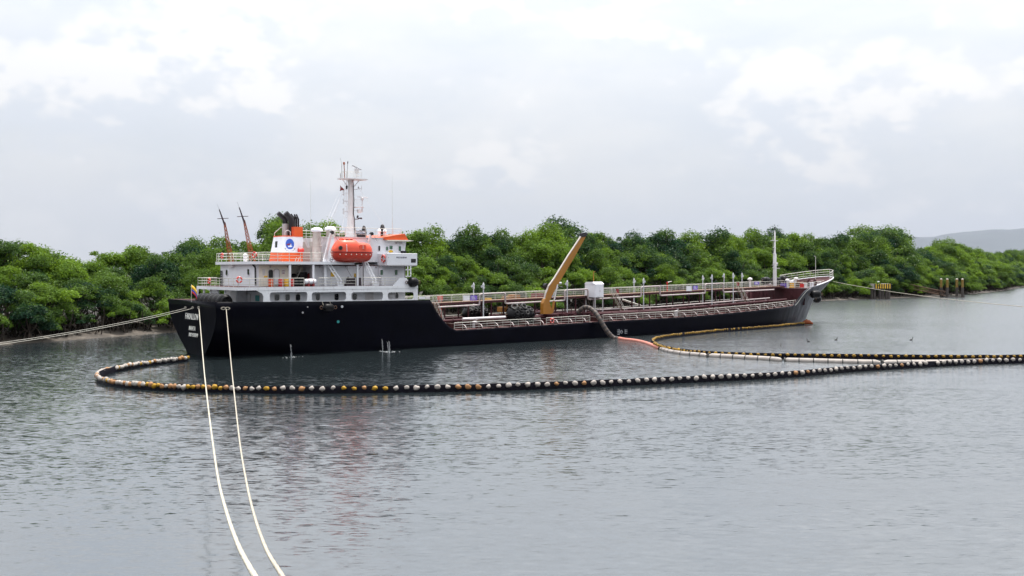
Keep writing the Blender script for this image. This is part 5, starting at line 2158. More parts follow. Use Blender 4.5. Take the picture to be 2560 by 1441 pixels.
# hull markings
for body_, sz, u, v, wd in (('FARALLON', 1.02, 482, 799, .84), ('MANTA', .72, 480.5, 826.5, .84), ('IMO 9578749', .62, 482, 842.5, .84)):
    p = pxX(u, v, .25)
    xx = .65 * max(0, 1 - (p.z + .3) / 6.39) - .06
    text_mesh('hull_lettering', body_, sz, 'letter', S, (xx - .05, p.y, p.z), (0, -1, 0), (0.10, 0, 1), width=wd, depth=.02, bold=.004)
p = px(1543, 845, -8.01)
mb = MB()
for k in range(4):
    mb.box(p.x, p.x + .38, -8.03, -8.004, .35 + k * .22, .40 + k * .22)
mb.box(p.x + .38, p.x + .43, -8.03, -8.004, .30, 1.15)
mb.build('draught_mark', 'vent_grey', S)
mb = MB()
c = px(1553.5, 840, -8.01)
mb.torus(.22, .03, (c.x, -8.02, .72), 'y', 18, 4)
mb.box(c.x - .34, c.x + .34, -8.03, -8.005, .70, .74)
for k in range(3):
    mb.box(c.x + .75, c.x + 1.2, -8.03, -8.005, .45 + k * .24, .5 + k * .24)
mb.box(c.x + .72, c.x + .77, -8.03, -8.005, .4, 1.1)
mb.build('load_line', 'vent_grey', S)
for u, v, mt, r_ in ((855, 767, 'vent_grey', .16), (847, 805, 'teal', .17), (757, 782, 'grey_paint', .11), (769, 768, 'grey_paint', .08)):
    p = px(u, v, -8)
    y = -hb(p.x, p.z)
    mb = MB()
    mb.lathe([(r_, -.03), (r_, .01)], (p.x, y - .01, p.z), 'y', 14)
    mb.build('scupper', mt, S)
# fairleads in the transom
for i, (u, v) in enumerate(((464, 770), (482, 770), (497, 769.5), (559, 771.5), (569, 771.5))):
    if u < 545:
        p = pxX(u, v, .06)
        c, ax_ = Vector((.02, p.y, p.z)), 'x'
    else:
        p = px(u, v, -7.85)
        c, ax_ = Vector((p.x, -hb(p.x, p.z) - .01, p.z)), 'y'
    mb = MB()
    R_, r_ = .19, .055
    mb.torus(R_, r_, (0, 0, 0), ax_, 16, 6)
    o = mb.build('fairlead', 'rope_tan', S, smooth=60)
    o.location = c
    o.scale = (1, 1.3, .7) if ax_ == 'x' else (1.3, 1, .7)

# ------------------------------------------------------------------ lifeboat and davits
YL = -7.2
l0, l1 = px(829, 630, YL).x, px(929.5, 630, YL).x
LBZ = px(880, 657, YL).z
LEN = l1 - l0
LB = empty('lifeboat', 'enclosed orange lifeboat hanging in the davits below the radar mast', 'lifeboat', mat=SHIP @ Matrix.Translation((l0, YL, LBZ)))


def boat_ring(t, lower):
    x = t * LEN
    e = 1 - abs(2 * t - 1) ** 4.0
    w_ = 1.18 * max(.02, 1 - abs(2 * t - .98) ** 3.2) ** .55
    k0 = .0 + .75 * abs(2 * t - 1.0) ** 5
    g = 1.28
    top = lerp_table([(0, 1.62), (.05, 1.9), (.13, 2.55), (.20, 2.78), (.52, 2.80), (.60, 2.50), (.80, 2.45), (.90, 2.25), (.965, 1.9), (1, 1.45)], t)
    if lower:
        prof = [(0, k0), (.35, k0 + .03), (.68, k0 + .22), (.90, k0 + .58), (.985, k0 * .5 + .95), (1.0, g)]
    else:
        prof = [(1.0, g), (.985, g + (top - g) * .30), (.93, g + (top - g) * .58), (.78, g + (top - g) * .84), (.5, g + (top - g) * .97), (0, top)]
    return [(x, -w_ * a, z) for a, z in prof] + [(x, w_ * a, z) for a, z in prof[::-1][(1 if prof[-1][0] == 0 else 0):]][: None]


def loft(rings):
    n = len(rings[0])
    vs = [p for r in rings for p in r]
    fs = [(i * n + k, (i + 1) * n + k, (i + 1) * n + k + 1, i * n + k + 1) for i in range(len(rings) - 1) for k in range(n - 1)]
    return vs, fs


def half(t, lower):
    x = t * LEN
    w_ = 1.18 * max(.02, 1 - abs(2 * t - .98) ** 3.2) ** .55
    k0 = .75 * abs(2 * t - 1.0) ** 5
    g = 1.28
    top = lerp_table([(0, 1.62), (.05, 1.9), (.13, 2.55), (.20, 2.78), (.52, 2.80), (.60, 2.50), (.80, 2.45), (.90, 2.25), (.965, 1.9), (1, 1.45)], t)
    if lower:
        prof = [(0, k0), (.35, k0 + .03), (.68, k0 + .22), (.90, k0 + .58), (.985, k0 * .5 + .95), (1.0, g)]
        ring = [(x, -w_ * a, z) for a, z in prof[::-1]] + [(x, w_ * a, z) for a, z in prof[1:]]
    else:
        prof = [(1.0, g), (.985, g + (top - g) * .30), (.93, g + (top - g) * .58), (.78, g + (top - g) * .84), (.5, g + (top - g) * .97), (0, top)]
        ring = [(x, -w_ * a, z) for a, z in prof] + [(x, w_ * a, z) for a, z in prof[::-1][1:]]
    return ring


TS = [0, .015, .04, .08, .13, .2, .28, .36, .44, .52, .56, .60, .7, .8, .86, .9, .94, .965, .985, 1]
for lower, nm, mt in ((True, 'boat_hull', 'lifeboat_shaded'), (False, 'canopy', 'lifeboat_orange')):
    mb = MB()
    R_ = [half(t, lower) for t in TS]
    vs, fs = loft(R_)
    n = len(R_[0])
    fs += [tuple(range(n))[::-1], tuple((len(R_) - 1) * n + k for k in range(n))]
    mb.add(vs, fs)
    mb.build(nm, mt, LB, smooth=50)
mb = MB()
belt = [(t * LEN, -1.18 * max(.02, 1 - abs(2 * t - .98) ** 3.2) ** .55 - .02, 1.28) for t in TS]
mb.tube(belt, .055, 6)
mb.tube([(x, -y, z) for x, y, z in belt], .055, 6)
mb.build('rubbing_strake', 'dark_red', LB, smooth=60)
mb = MB()
mb.box(LEN * .22, LEN * .48, -.55, .55, 2.70, 2.95)
o = mb.build('conning_hood', 'lifeboat_orange', LB)
bv = o.modifiers.new('soft', 'BEVEL')
bv.width, bv.segments = .12, 3
for t0 in (.30, .40):
    mb = MB()
    mb.box(LEN * t0, LEN * (t0 + .06), -.57, -.545, 2.76, 2.88)
    mb.build('boat_window', 'glass_dark', LB)
mb = MB()
mb.prism(rrect(LEN * .57, LEN * .74, 1.55, 2.15, .12), XZ, -1.17, -1.10)
o = mb.build('boat_hatch', 'lifeboat_orange', LB)
mb = MB()
for z in (1.7, 1.85, 2.0):
    mb.box(LEN * .645, LEN * .675, -1.20, -1.165, z, z + .05)
mb.build('handle', 'grey_light', o)
mb = MB()
mb.tube([(LEN * .265, -1.14, 1.33), (LEN * .265, -1.05, 2.1), (LEN * .265, -.62, 2.72), (LEN * .265, 0, 2.84)], .04, 5)
mb.build('reflective_strip', 'white', LB)
mb = MB()
mb.lathe([(.02, -.12), (.25, -.1), (.25, .04)], (LEN * .12, -1.0, 1.75), 'y', 12)
mb.build('engine_vent', 'black', LB)
for i in range(7):
    t = .12 + i * .125
    w_ = 1.18 * max(.02, 1 - abs(2 * t - .98) ** 3.2) ** .55
    mb = MB()
    mb.lathe([(.02, -.05), (.07, -.04), (.07, .04)], (t * LEN, -w_ * .985 - .01, .98), 'y', 8)
    mb.build('grab_line_lug', 'cream', LB)
for i in range(7):
    mb = MB()
    mb.box(-.10, .02, -.25, .15, .55 + i * .19, .60 + i * .19)
    mb.build('boarding_rung', 'cream', LB)
mb = MB()
mb.tube([(LEN * .05, 0, .35), (-.12, 0, .35)], .04, 6)
mb.torus(.28, .03, (-.05, 0, .35), 'x', 16, 5)
mb.build('propeller_guard', 'black', LB, smooth=60)

for u0, top, kink, foot in ((812, (828, 583), (812.5, 648), (850, 706)), (911, (927, 586), (912, 652), (937, 706))):
    DV = empty_part('davit')
    yv = -6.3
    a = px(u0, 716, yv)
    mb = MB()
    mb.box(a.x - .16, a.x + .16, yv - .18, yv + .18, ZA, px(kink[0], kink[1], yv).z)
    mb.build('davit_post', 'white', DV)
    k_, t_ = px(*kink, yv), px(*top, yv)
    k_ = Vector((a.x, yv, k_.z))
    mb = MB()
    d_ = (t_ - k_)
    mb.hexa([(k_.x - .18, yv - .16, k_.z), (k_.x + .18, yv - .16, k_.z), (k_.x + .18, yv + .16, k_.z), (k_.x - .18, yv + .16, k_.z)],
            [(t_.x - .13, yv - .14, t_.z), (t_.x + .13, yv - .14, t_.z), (t_.x + .13, yv + .14, t_.z), (t_.x - .13, yv + .14, t_.z)])
    mb.build('davit_arm', 'grey_light', DV)
    mb = MB()
    mb.lathe([(.02, -.2), (.22, -.18), (.22, .18), (.02, .2)], t_ + Vector((.1, 0, .05)), 'y', 12)
    mb.tube([t_ + Vector((.3, 0, 0)), (t_.x + .45, YL, LBZ + 2.6)], .02, 4)
    mb.build('sheave', 'black', DV, smooth=40)
    f_ = px(*foot, -7.6)
    for dx in (-.22, .22):
        mb = MB()
        mb.tube([(k_.x + dx, yv, k_.z + .1), (f_.x + dx, -7.5, ZA + .75), (f_.x + dx, -7.5, ZA)], .075, 4)
        mb.build('davit_track', 'white', DV)
    mb = MB()
    for i in range(5):
        t = (i + .6) / 6
        q = Vector((k_.x, yv, k_.z)).lerp(Vector((f_.x, -7.5, ZA + .75)), t)
        mb.box(q.x - .2, q.x + .2, q.y - .03, q.y + .03, q.z - .04, q.z + .04)
    mb.build('track_rung', 'white', DV)
    mb = MB()
    mb.box(f_.x - .45, f_.x + .45, -7.8, -7.1, ZA, ZA + .42)
    o = mb.build('davit_foot', 'white', DV)
    mb = MB()
    mb.box(a.x - .1, f_.x - .6, yv - .12, yv + .12, ZB - .7, ZB - .5)
    mb.build('davit_tie', 'white', DV)
p = px(878, 700, -6.2)
mb = MB()
mb.lathe([(.5, -.5), (.5, -.45), (.3, -.43), (.3, .43), (.5, .45), (.5, .5)], (p.x, -6.3, ZA + .65), 'x', 14)
mb.box(p.x - .9, p.x + .6, -6.8, -6.0, ZA, ZA + .35)
mb.box(p.x + .6, p.x + 1.1, -6.7, -6.2, ZA, ZA + 1.0)
mb.build('boat_winch', 'mast_black', S, smooth=40)
mb = MB()
mb.tube([(p.x, -6.3, ZA + 1.1), px(867, 672, -6.4), px(871, 660, -6.4)], .02, 4)
mb.tube([(p.x + .3, -6.3, ZA + 1.1), px(911, 655, -6.2)], .02, 4)
mb.build('boat_fall', 'mast_black', S)


# ------------------------------------------------------------------ lifebuoys
def lifebuoy(p, axis, label, dark=False, R=.30):
    m = MB()
    m.torus(R, .085, (0, 0, 0), axis, 24, 8, alt=lambda i: 1 if i % 6 == 0 else 0)
    o = m.build('lifebuoy', ['buoy_red', 'white'], None, smooth=80)
    tag(o, label, 'lifebuoy', 'lifebuoys on the tanker')
    return aboard(o, p)


p = pxX(555, 640, 5.28)
lifebuoy((5.28, p.y, p.z), 'x', 'red and white lifebuoy on the upper deck rail below the first lattice mast')
p = pxX(637, 638, 5.8)
lifebuoy((px(637, 638, -6.3).x - .15, -6.55, px(637, 638, -6.3).z), (1, .45, 0), 'red and white lifebuoy on the upper deck rail beside the second lattice mast')
p = pxX(522, 703, 2.45)
lifebuoy((2.48, p.y, p.z), 'x', 'red and white lifebuoy on the lower aft rail above the ribbed black fender')
p = px(598, 700, -8.02)
lifebuoy((p.x, -8.03, p.z), 'y', 'red and white lifebuoy on the lower rail below the aft house window')
p = px(1379, 802, -7.9)
lifebuoy((p.x, -8.02, p.z), 'y', 'faded red lifebuoy on the main deck rail beside the crane pedestal')
p = px(961, 647, -7.4)
lifebuoy((wx0 - .12, -7.2, p.z), 'x', 'dark red lifebuoy on the aft end of the bridge wing', R=.42)

# ------------------------------------------------------------------ drums, raft canister
DR = None
for u, mt, lab in ((677, 'orange', 'orange steel drum behind the rail under the open deckhouse door'), (702, 'red', 'dark red drum between the orange drum and the yellow drum'),
                   (715.5, 'yellow', 'yellow steel drum between two red drums'), (729, 'red', 'red steel drum next to the yellow drum and the machinery recess')):
    p = px(u, 705, -6.9)
    mb = MB()
    mb.lathe([(.27, 0), (.29, .02), (.29, .28), (.305, .30), (.29, .32), (.29, .56), (.305, .58), (.29, .60), (.29, .86), (.27, .88)], (0, 0, 0), 'z', 18)
    o = tag(mb.build('drum', mt, None, smooth=40), lab, 'drum', 'drums on the boat deck')
    aboard(o, (p.x, -6.9, ZA + .02))
p = px(1377, 738, .9)
mb = MB()
mb.lathe([(.27, 0), (.29, .02), (.29, .28), (.305, .30), (.29, .32), (.29, .60), (.305, .62), (.29, .64), (.29, .90), (.27, .92)], (0, 0, 0), 'z', 18)
aboard(tag(mb.build('drum', 'blue', None, smooth=40), 'blue plastic drum on the catwalk behind the crane', 'drum'), (p.x, .9, cat_z(p.x)))
c = px(776, 704.5, -7.7)
LR = empty('liferaft_canister', 'white life raft canister on a red cradle at the deck edge', 'life raft', mat=SHIP @ Matrix.Translation((c.x, -7.6, c.z)))
mb = MB()
prof = [(.05, -.74), (.27, -.70), (.31, -.6), (.33, -.2), (.36, -.18), (.36, -.12), (.33, -.1), (.33, .1), (.36, .12), (.36, .18), (.33, .2), (.31, .6), (.27, .70), (.05, .74)]
mb.lathe(prof, (0, 0, 0), 'x', 18)
mb.build('canister_shell', 'white', LR, smooth=50)
for x in (-.3, .3):
    mb = MB()
    mb.torus(.36, .025, (x, 0, 0), 'x', 18, 5)
    mb.build('strap', 'dark_red', LR)
    mb = MB()
    mb.box(x - .12, x + .12, -.38, .38, ZA - c.z + .015, -.26)
    mb.build('cradle', 'dark_red', LR)

# ------------------------------------------------------------------ fenders
def tyre(m_or_parent, c, R, r, axis, mat='rubber'):
    m = MB()
    m.torus(R, r, c, axis, 18, 7)
    return m.build('tyre', mat, m_or_parent, smooth=60)


def net_fender(c, L, R, label, rz=0.0, tyres=True, rings=4):
    o = empty('fender', label, 'fender', mat=SHIP @ Matrix.Translation(Vector(c)) @ Matrix.Rotation(rz, 4, 'Z'))
    m = MB()
    m.lathe([(.10, -L / 2 - .15), (.3 * R, -L / 2), (.7 * R, -L / 2 + .18 * R), (.95 * R, -L / 2 + .5 * R), (R, -L / 2 + .8 * R), (R, L / 2 - .8 * R), (.95 * R, L / 2 - .5 * R), (.7 * R, L / 2 - .18 * R), (.3 * R, L / 2), (.10, L / 2 + .15)], (0, 0, 0), 'x', 20)
    m.build('fender_body', 'rubber', o, smooth=60)
    if tyres:
        for i in range(rings):
            x = -L / 2 + .7 * R + (L - 1.4 * R) * i / max(1, rings - 1)
            for k in range(9):
                a = 2 * math.pi * (k + .5 * (i % 2)) / 9
                d = Vector((0, math.cos(a), math.sin(a)))
                tyre(o, Vector((x, 0, 0)) + d * (R + .04), .26, .085, d, 'tyre_pale' if (k + i) % 3 == 0 else 'rubber')
    m = MB()
    m.torus(.18, .04, (L / 2 + .25, 0, 0), 'y', 12, 5)
    m.torus(.18, .04, (-L / 2 - .25, 0, 0), 'y', 12, 5)
    m.build('lifting_eye', 'rust_steel', o)
    return o


a, b = px(1268, 780, -4.6), px(1332, 780, -4.6)
net_fender(((a.x + b.x) / 2, -4.6, main_z(46) + 1.35), 4.4, 1.12, 'big black fender covered in tyres lying on the foredeck beside the crane', rings=4)
a, b = px(1165, 775, 1.8), px(1225, 775, 1.8)
net_fender(((a.x + b.x) / 2, 2.6, main_z(42) + 1.3), 4.2, 1.05, 'black tyre-covered fender under the catwalk beyond the cargo pipes', rings=4)
# tyres piled on the near fender
for i, (dx, dy, ax_) in enumerate(((-1.3, -.3, (-.5, -.6, .6)), (-.5, -.35, (.3, -.7, .5)), (.35, -.4, (.1, -.75, .6)))):
    mb = MB()
    mb.torus(.40, .12, (0, 0, 0), ax_, 20, 8)
    o = tag(mb.build('tyre', 'tyre_pale', None, smooth=60), ['loose tyre on the end of the big foredeck fender', 'loose tyre on the middle of the big foredeck fender', 'loose tyre on the crane side of the big foredeck fender'][i], 'tyre')
    aboard(o, ((px(1300, 780, -4.6).x) + dx, -4.6 + dy - .1, main_z(46) + 2.62))
# ribbed roll of fender on the poop
y0_, y1_ = pxX(503, 750, 1.9).y, pxX(566, 750, 1.9).y
ya, yb = sorted((y0_, y1_))
mb = MB()
prof = [(.3, ya), (.70, ya + .05)]
nb = 6
for i in range(nb):
    y = ya + (yb - ya) * i / nb
    w_ = (yb - ya) / nb
    prof += [(.80, y + .10 * w_), (.90, y + .35 * w_), (.88, y + .6 * w_), (.76, y + .95 * w_)]
prof += [(.70, yb), (.3, yb + .04)]
mb.lathe([(r_, h_) for r_, h_ in prof], (0, 0, 0), 'y', 24)
FR = empty('fender', 'ribbed black fender roll lying across the poop behind the transom', 'fender', mat=SHIP @ Matrix.Translation((1.9, 0, ZP + .88)))
mb.build('fender_body', 'rubber', FR, smooth=50)
for i in range(1, nb):
    y = ya + (yb - ya) * i / nb
    mb = MB()
    mb.torus(.79, .03, (0, y - .06, 0), 'y', 28, 4)
    mb.build('binding_rope', 'tyre_pale', FR)
tyre(FR, (0, ya - .05, 0), .55, .17, 'y')
# ball fender at the house front, hull-side fender, bow fenders, winch-deck fenders
net_fender((px(1033, 706, -8.15).x, -8.1, px(1033, 706, -8).z), 1.35, .60, 'round black fender hung at the forward corner of the boat deck', tyres=False)
o = net_fender((px(820, 767, -8.5).x, -8.62, px(820, 767, -8.5).z - .1), 1.35, .46, 'shiny black fender hanging on the hull below the lifeboat', tyres=False)
for dx in (-.5, .5):
    m_ = MB()
    m_.tube([(dx, .3, .2), (dx, .62, .7)], .03, 4)
    m_.build('hanging_rope', 'rope_tan', o)
net_fender((px(2034, 735, -6.2).x, -6.6, px(2034, 735, -6.2).z - .1), 1.9, .72, 'fat black fender hung over the starboard bow', rz=-.5, tyres=False)
q = px(2051, 748, 3.8)
net_fender((q.x, 4.6, q.z), 2.2, .85, 'black fender dangling beyond the stem', rz=.5, tyres=False)
p = px(1922, 696, .5)
net_fender((p.x, 1.2, FCZ + 1.35), 2.3, .7, 'dark worn fender lying aft of the foremast', tyres=False, rz=.25)
p = px(1950, 696, -1.0)
net_fender((p.x + .6, .4, FCZ + 1.25), 2.0, .72, 'glossy dark fender lying forward of the foremast', tyres=False, rz=-.5)
p = px(1980, 695, -1.0)
net_fender((p.x + .6, 1.4, FCZ + 1.5), 2.2, .8, 'black fender stowed on the forecastle below the bow rail', tyres=False, rz=.9)

# ------------------------------------------------------------------ flags
def flag(name, w, h, colours, pos, label, tri=False, droop=.35):
    o = empty(name, label, 'flag', mat=SHIP @ Matrix.Translation(Vector(pos)))
    n = 10
    for bi, (c0, c1, mt) in enumerate(colours):
        m = MB()
        vs = []
        for i in range(n + 1):
            t = i / n
            for zz in (c0, c1):
                q = zz * (1 - t) if tri else zz
                vs.append((t * w * .75, .12 * math.sin(t * 6 + zz), -h * q - droop * t * t * h + (0 if not tri else -h * .5 * t)))
        fs = [(2 * i, 2 * i + 2, 2 * i + 3, 2 * i + 1) for i in range(n)]
        m.add(vs, fs)
        ob = m.build('flag_band' if len(colours) > 1 else 'flag_cloth', mt, o, smooth=80, normals=False)
        sd = ob.modifiers.new('cloth', 'SOLIDIFY')
        sd.thickness = .012
    return o


p = pxX(480.5, 713, .0)
o = flag('ensign', .9, .95, ((0, .5, 'yellow'), (.5, .75, 'blue'), (.75, 1, 'red')), (-.1, p.y, p.z), 'yellow, blue and red ensign at the stern rail', droop=.9)
mb = MB()
mb.tube([(0, 0, .1), (0, 0, -(p.z - 6.2))], .025, 5)
mb.build('flagstaff', 'rail_white', o)
p = px(*zM((725, 590)), 0)
flag('signal_flag', .75, .75, ((0, 1, 'dark_red'),), p, 'small dark red flag flying from the radar mast', tri=True)

# ------------------------------------------------------------------ cargo hose
HO = empty('cargo_hose', 'long floating cargo hose from the tanker manifold across the water', 'hose', mat=Matrix())
pts3 = []
for u, v, Y in ((1446, 782, -4.9), (1452, 775, -5.3), (1463, 769, -5.9), (1476, 772, -6.8), (1489, 783, -7.9), (1499, 798, -8.7), (1510, 817, -9.3), (1522, 834, -9.8), (1534, 845, -10.3), (1546, 849.5, -11)):
    pts3.append(SHIP @ px(u, v, Y))
wp = pts3[-1].copy()
wp.z = .02
pts3[-1] = wp
path = catmull(pts3, 6)
mb = MB()
mb.tube(path, .33, 12)
mb.build('riser_hose', 'hose_brown', HO, smooth=60)
for i, (p, t) in enumerate(resample(path, .62)):
    mb = MB()
    mb.tube([p - t * .11, p + t * .11], .365, 12)
    mb.build('hose_band', 'hose_dark', HO, smooth=60)
seq = [((1546, 849.5), (1562, 850.5), (1585, 853), (1610, 858), (1630, 865), (1650, 873), 'hose_pink', .26),
       ((1651, 873.5), (1675, 881), (1710, 886.5), (1740, 889), (1766, 891.5), 'hose_pale', .30),
       ((1772, 892), (1820, 894.5), (1880, 898), (1930, 901), (1952, 903.5), 'hose_pale', .34),
       ((1962, 903.5), (2000, 904.5), (2060, 906), (2130, 908), (2200, 909), 'hose_pale', .34),
       ((2206, 909), (2280, 909), (2360, 908.5), (2440, 906.5), (2520, 905), (2600, 905), 'hose_pale', .33)]
for sg_ in seq:
    r_, mt = sg_[-1], sg_[-2]
    pts = [on_water(u, v) for u, v in sg_[:-2]]
    if sg_ is seq[0]:
        pts[0] = wp
    path2 = catmull([p + Vector((0, 0, .06)) for p in pts], 6)
    n = len(path2)
    rr = [r_ * min(1, .55 + .45 * min(i, n - 1 - i)) for i in range(n)]
    mb = MB()
    mb.tube(path2, rr, 12)
    mb.build('hose_section', mt, HO, smooth=60)
    if mt == 'hose_pale':
        for p, t in resample(path2, 1.5):
            mb = MB()
            mb.tube([p - t * .06, p + t * .06], r_ + .025, 10)
            mb.build('hose_band', 'tyre_pale', HO, smooth=60)

# ------------------------------------------------------------------ oil booms
def float_mesh(seed):
    rnd = random.Random(seed)
    bm = bmesh.new()
    bmesh.ops.create_icosphere(bm, subdivisions=2, radius=1.0)
    off = Vector((rnd.uniform(0, 50), 0, 0))
    for v in bm.verts:
        k = 1 + .40 * mnoise.noise(v.co * 1.8 + off) + .22 * mnoise.noise(v.co * 4 + off)
        v.co = Vector((v.co.x * .24 * k, v.co.y * .19 * k, v.co.z * .20 * k))
    me = bpy.data.meshes.new('float')
    bm.to_mesh(me)
    bm.free()
    me.shade_smooth()
    return me


FLOATS = {}
for mt in ('float_white', 'float_yellow', 'float_orange', 'float_dull_yellow'):
    FLOATS[mt] = []
    for s_ in range(4):
        me = float_mesh(s_ + len(FLOATS) * 10)
        me.materials.append(MATS[mt])
        FLOATS[mt].append(me)


def boom(pix, label, pick, side, name='oil_boom', gap=None, top=.58, size=1.0):
    o = empty(name, label, 'oil boom', mat=Matrix())
    path = catmull([on_water(u, v) for u, v in pix], 10)
    rs = resample(path, .42)
    m = MB()
    vs, fs = [], []
    for i, (p, t) in enumerate(rs):
        nn = Vector((-t.y, t.x, 0))
        w_ = .11
        lift = .05 * mnoise.noise(Vector((i * .21, 0, side)))
        z1 = top + lift
        vs += [p - nn * w_ + Vector((0, 0, -.35)), p - nn * w_ * 1.3 + Vector((0, 0, z1 * .6)), p - nn * .03 + Vector((0, 0, z1)), p + nn * .03 + Vector((0, 0, z1)), p + nn * w_ * 1.3 + Vector((0, 0, z1 * .6)), p + nn * w_ + Vector((0, 0, -.35))]
    for i in range(len(rs) - 1):
        for k in range(5):
            fs.append((i * 6 + k, (i + 1) * 6 + k, (i + 1) * 6 + k + 1, i * 6 + k + 1))
    m.add(vs, fs)
    m.build('boom_curtain', 'boom_black', o, smooth=60)
    rnd = random.Random(side * 7 + 1)
    spots, nxt, run = [], 0.0, 0.0
    for p, t in resample(path, .05):
        if run >= nxt:
            spots.append((p, t))
            nxt += gap(CX + FPX * p.x / p.y, p)
        run += .05
    for i, (p, t) in enumerate(spots):
        if rnd.random() < .02:
            continue
        mt = pick(i, rnd, p)
        f = bpy.data.objects.new('float', rnd.choice(FLOATS[mt]))
        COL.objects.link(f)
        f.parent = o
        nn = Vector((-t.y, t.x, 0))
        if nn.y > 0:
            nn = -nn
        f.location = p + nn * .13 + Vector((0, 0, .40 + rnd.uniform(-.05, .06)))
        f.rotation_euler = (rnd.uniform(-.4, .4), rnd.uniform(-.4, .4), math.atan2(t.y, t.x) + rnd.uniform(-.2, .2))
        k = rnd.uniform(.8, 1.12) * size
        f.scale = (k, k, k)
    return o


def pick_near(i, rnd, p):
    if p.x < -8:
        return 'float_white' if rnd.random() < (.5 if p.x > -36 else .8) else rnd.choice(('float_yellow', 'float_orange'))
    return 'float_white' if rnd.random() < .9 else 'float_orange'


boom([(468, 903.5), (430, 908), (380, 914), (330, 922), (285, 931), (258, 940), (247, 947), (250, 955), (270, 962), (310, 969), (370, 974), (440, 978), (540, 981), (700, 984), (860, 983.5), (1040, 981), (1240, 977), (1480, 968),
      (1740, 956), (1960, 945), (2120, 931), (2290, 920), (2400, 914), (2500, 910), (2600, 908)],
     'black oil boom with dirty white floats looping round the tanker stern', pick_near, 1,
     gap=lambda u, p: lerp_table([(250, .36), (450, .42), (600, .56), (780, .84)], u))
boom([(2600, 899), (2450, 901), (2300, 900), (2100, 898), (1950, 896.5), (1820, 893), (1740, 888), (1690, 882), (1655, 874), (1636, 866), (1629, 860), (1634, 854), (1655, 848.5), (1690, 843.5), (1740, 838), (1800, 831.5), (1860, 827), (1920, 822), (1970, 817), (2010, 813)],
     'black oil boom with yellow floats curving along the tanker bow', lambda i, rnd, p: 'float_dull_yellow' if rnd.random() < .95 else 'float_yellow', 2, size=.84,
     gap=lambda u, p: lerp_table([(1628, .40), (1700, .5), (1800, .8)], u) if p.y < 140 else .62)
mb = MB()
p = on_water(2018, 812)
mb.tube([p + Vector((-.9, 0, .25)), p + Vector((-.3, 0, .45)), p + Vector((.3, 0, .45)), p + Vector((1.0, 0, .15))], [.2, .42, .42, .15], 10)
mb.tube([p + Vector((-.1, 0, .6)), p + Vector((-.1, 0, 1.0))], .15, 8)
tag(mb.build('boom_buoy', 'mast_rust', None, smooth=50), 'dark end buoy of the oil boom at the foot of the bow', 'buoy')

# ------------------------------------------------------------------ mooring lines
def line3(pts, r, name, mat, label, n=10, nn=10, strands=False):
    m = MB()
    path = catmull(pts, n)
    if strands:
        fine = [q for q, _ in resample(path, .075)]
        for k in range(3):
            hel = []
            for i, q in enumerate(fine):
                t = (fine[min(i + 1, len(fine) - 1)] - fine[max(i - 1, 0)]).normalized()
                e1 = t.cross(Vector((0, 0, 1))).normalized()
                e2 = t.cross(e1)
                a = i * .075 * 2 * math.pi / .42 + k * 2.0944
                hel.append(q + (e1 * math.cos(a) + e2 * math.sin(a)) * r * .50)
            m.tube(hel, r * .56, 6)
    else:
        m.tube(path, r, nn)
    o = m.build(name, mat, None, smooth=60)
    return tag(o, label, 'rope', None)


def rope_plan(A, B, samples, end):
    """points of a sagging rope lying in the vertical plane A-B; samples are photo pixels"""
    out = [A]
    ab = (B - A).xy
    for u, v in samples:
        k = (u - CX) / FPX
        # (A + s ab).x = k (A + s ab).y
        s_ = (k * A.y - A.x) / (ab.x - k * ab.y)
        d = A.y + s_ * ab.y
        out.append(at_depth(u, v, d))
    out.append(B)
    return out


A1 = SHIP @ pxX(497.5, 772, -.05)
B1 = at_depth(637, 1441, 11.8)
E1 = at_depth(722, 1570, 8.6)
line3(rope_plan(A1, B1, [(508, 900), (518.5, 1000), (531, 1100), (546, 1200), (566, 1280), (594, 1360)], None) + [E1], .038, 'mooring_rope', 'rope', 'thick white mooring rope led from the transom over the near boom', strands=True)
pA = px(566, 774, -7.9)
A2 = SHIP @ Vector((pA.x, -hb(pA.x, pA.z) - .05, pA.z))
B2 = at_depth(706, 1441, 14.0)
E2 = at_depth(770, 1545, 10.8)
line3(rope_plan(A2, B2, [(577, 900), (587.5, 1000), (600, 1110), (617, 1210), (636, 1290), (664, 1370)], None) + [E2], .036, 'mooring_rope', 'rope_tan', 'thick tan mooring rope led from the quarter, beside the white one, over the near boom', strands=True)
for i, (u, v, ve) in enumerate(((465, 771, 856), (482, 771.5, 860.5))):
    A = SHIP @ pxX(u, v, -.05)
    B = at_depth(-60, ve + 9, 96 - i * 2)
    pts = []
    for k in range(9):
        t = k / 8
        p = A.lerp(B, t)
        p.z -= .35 * 4 * t * (1 - t)
        pts.append(p)
    line3(pts, .026, 'mooring_rope', 'rope_grey', ['pale mooring line from the outer transom fairlead, running along the forested bank', 'pale mooring line from the middle transom fairlead, running just below its twin'][i], 4, 8)
A = SHIP @ px(2066, 701, .6)
B = at_depth(2640, 774, 118)
pts = []
for k in range(11):
    t = k / 10
    p = A.lerp(B, t)
    p.z -= .55 * 4 * t * (1 - t)
    pts.append(p)
line3(pts, .04, 'mooring_rope', 'rope_tan', 'tan mooring line led from the bow past the striped mooring platform', 4, 8)

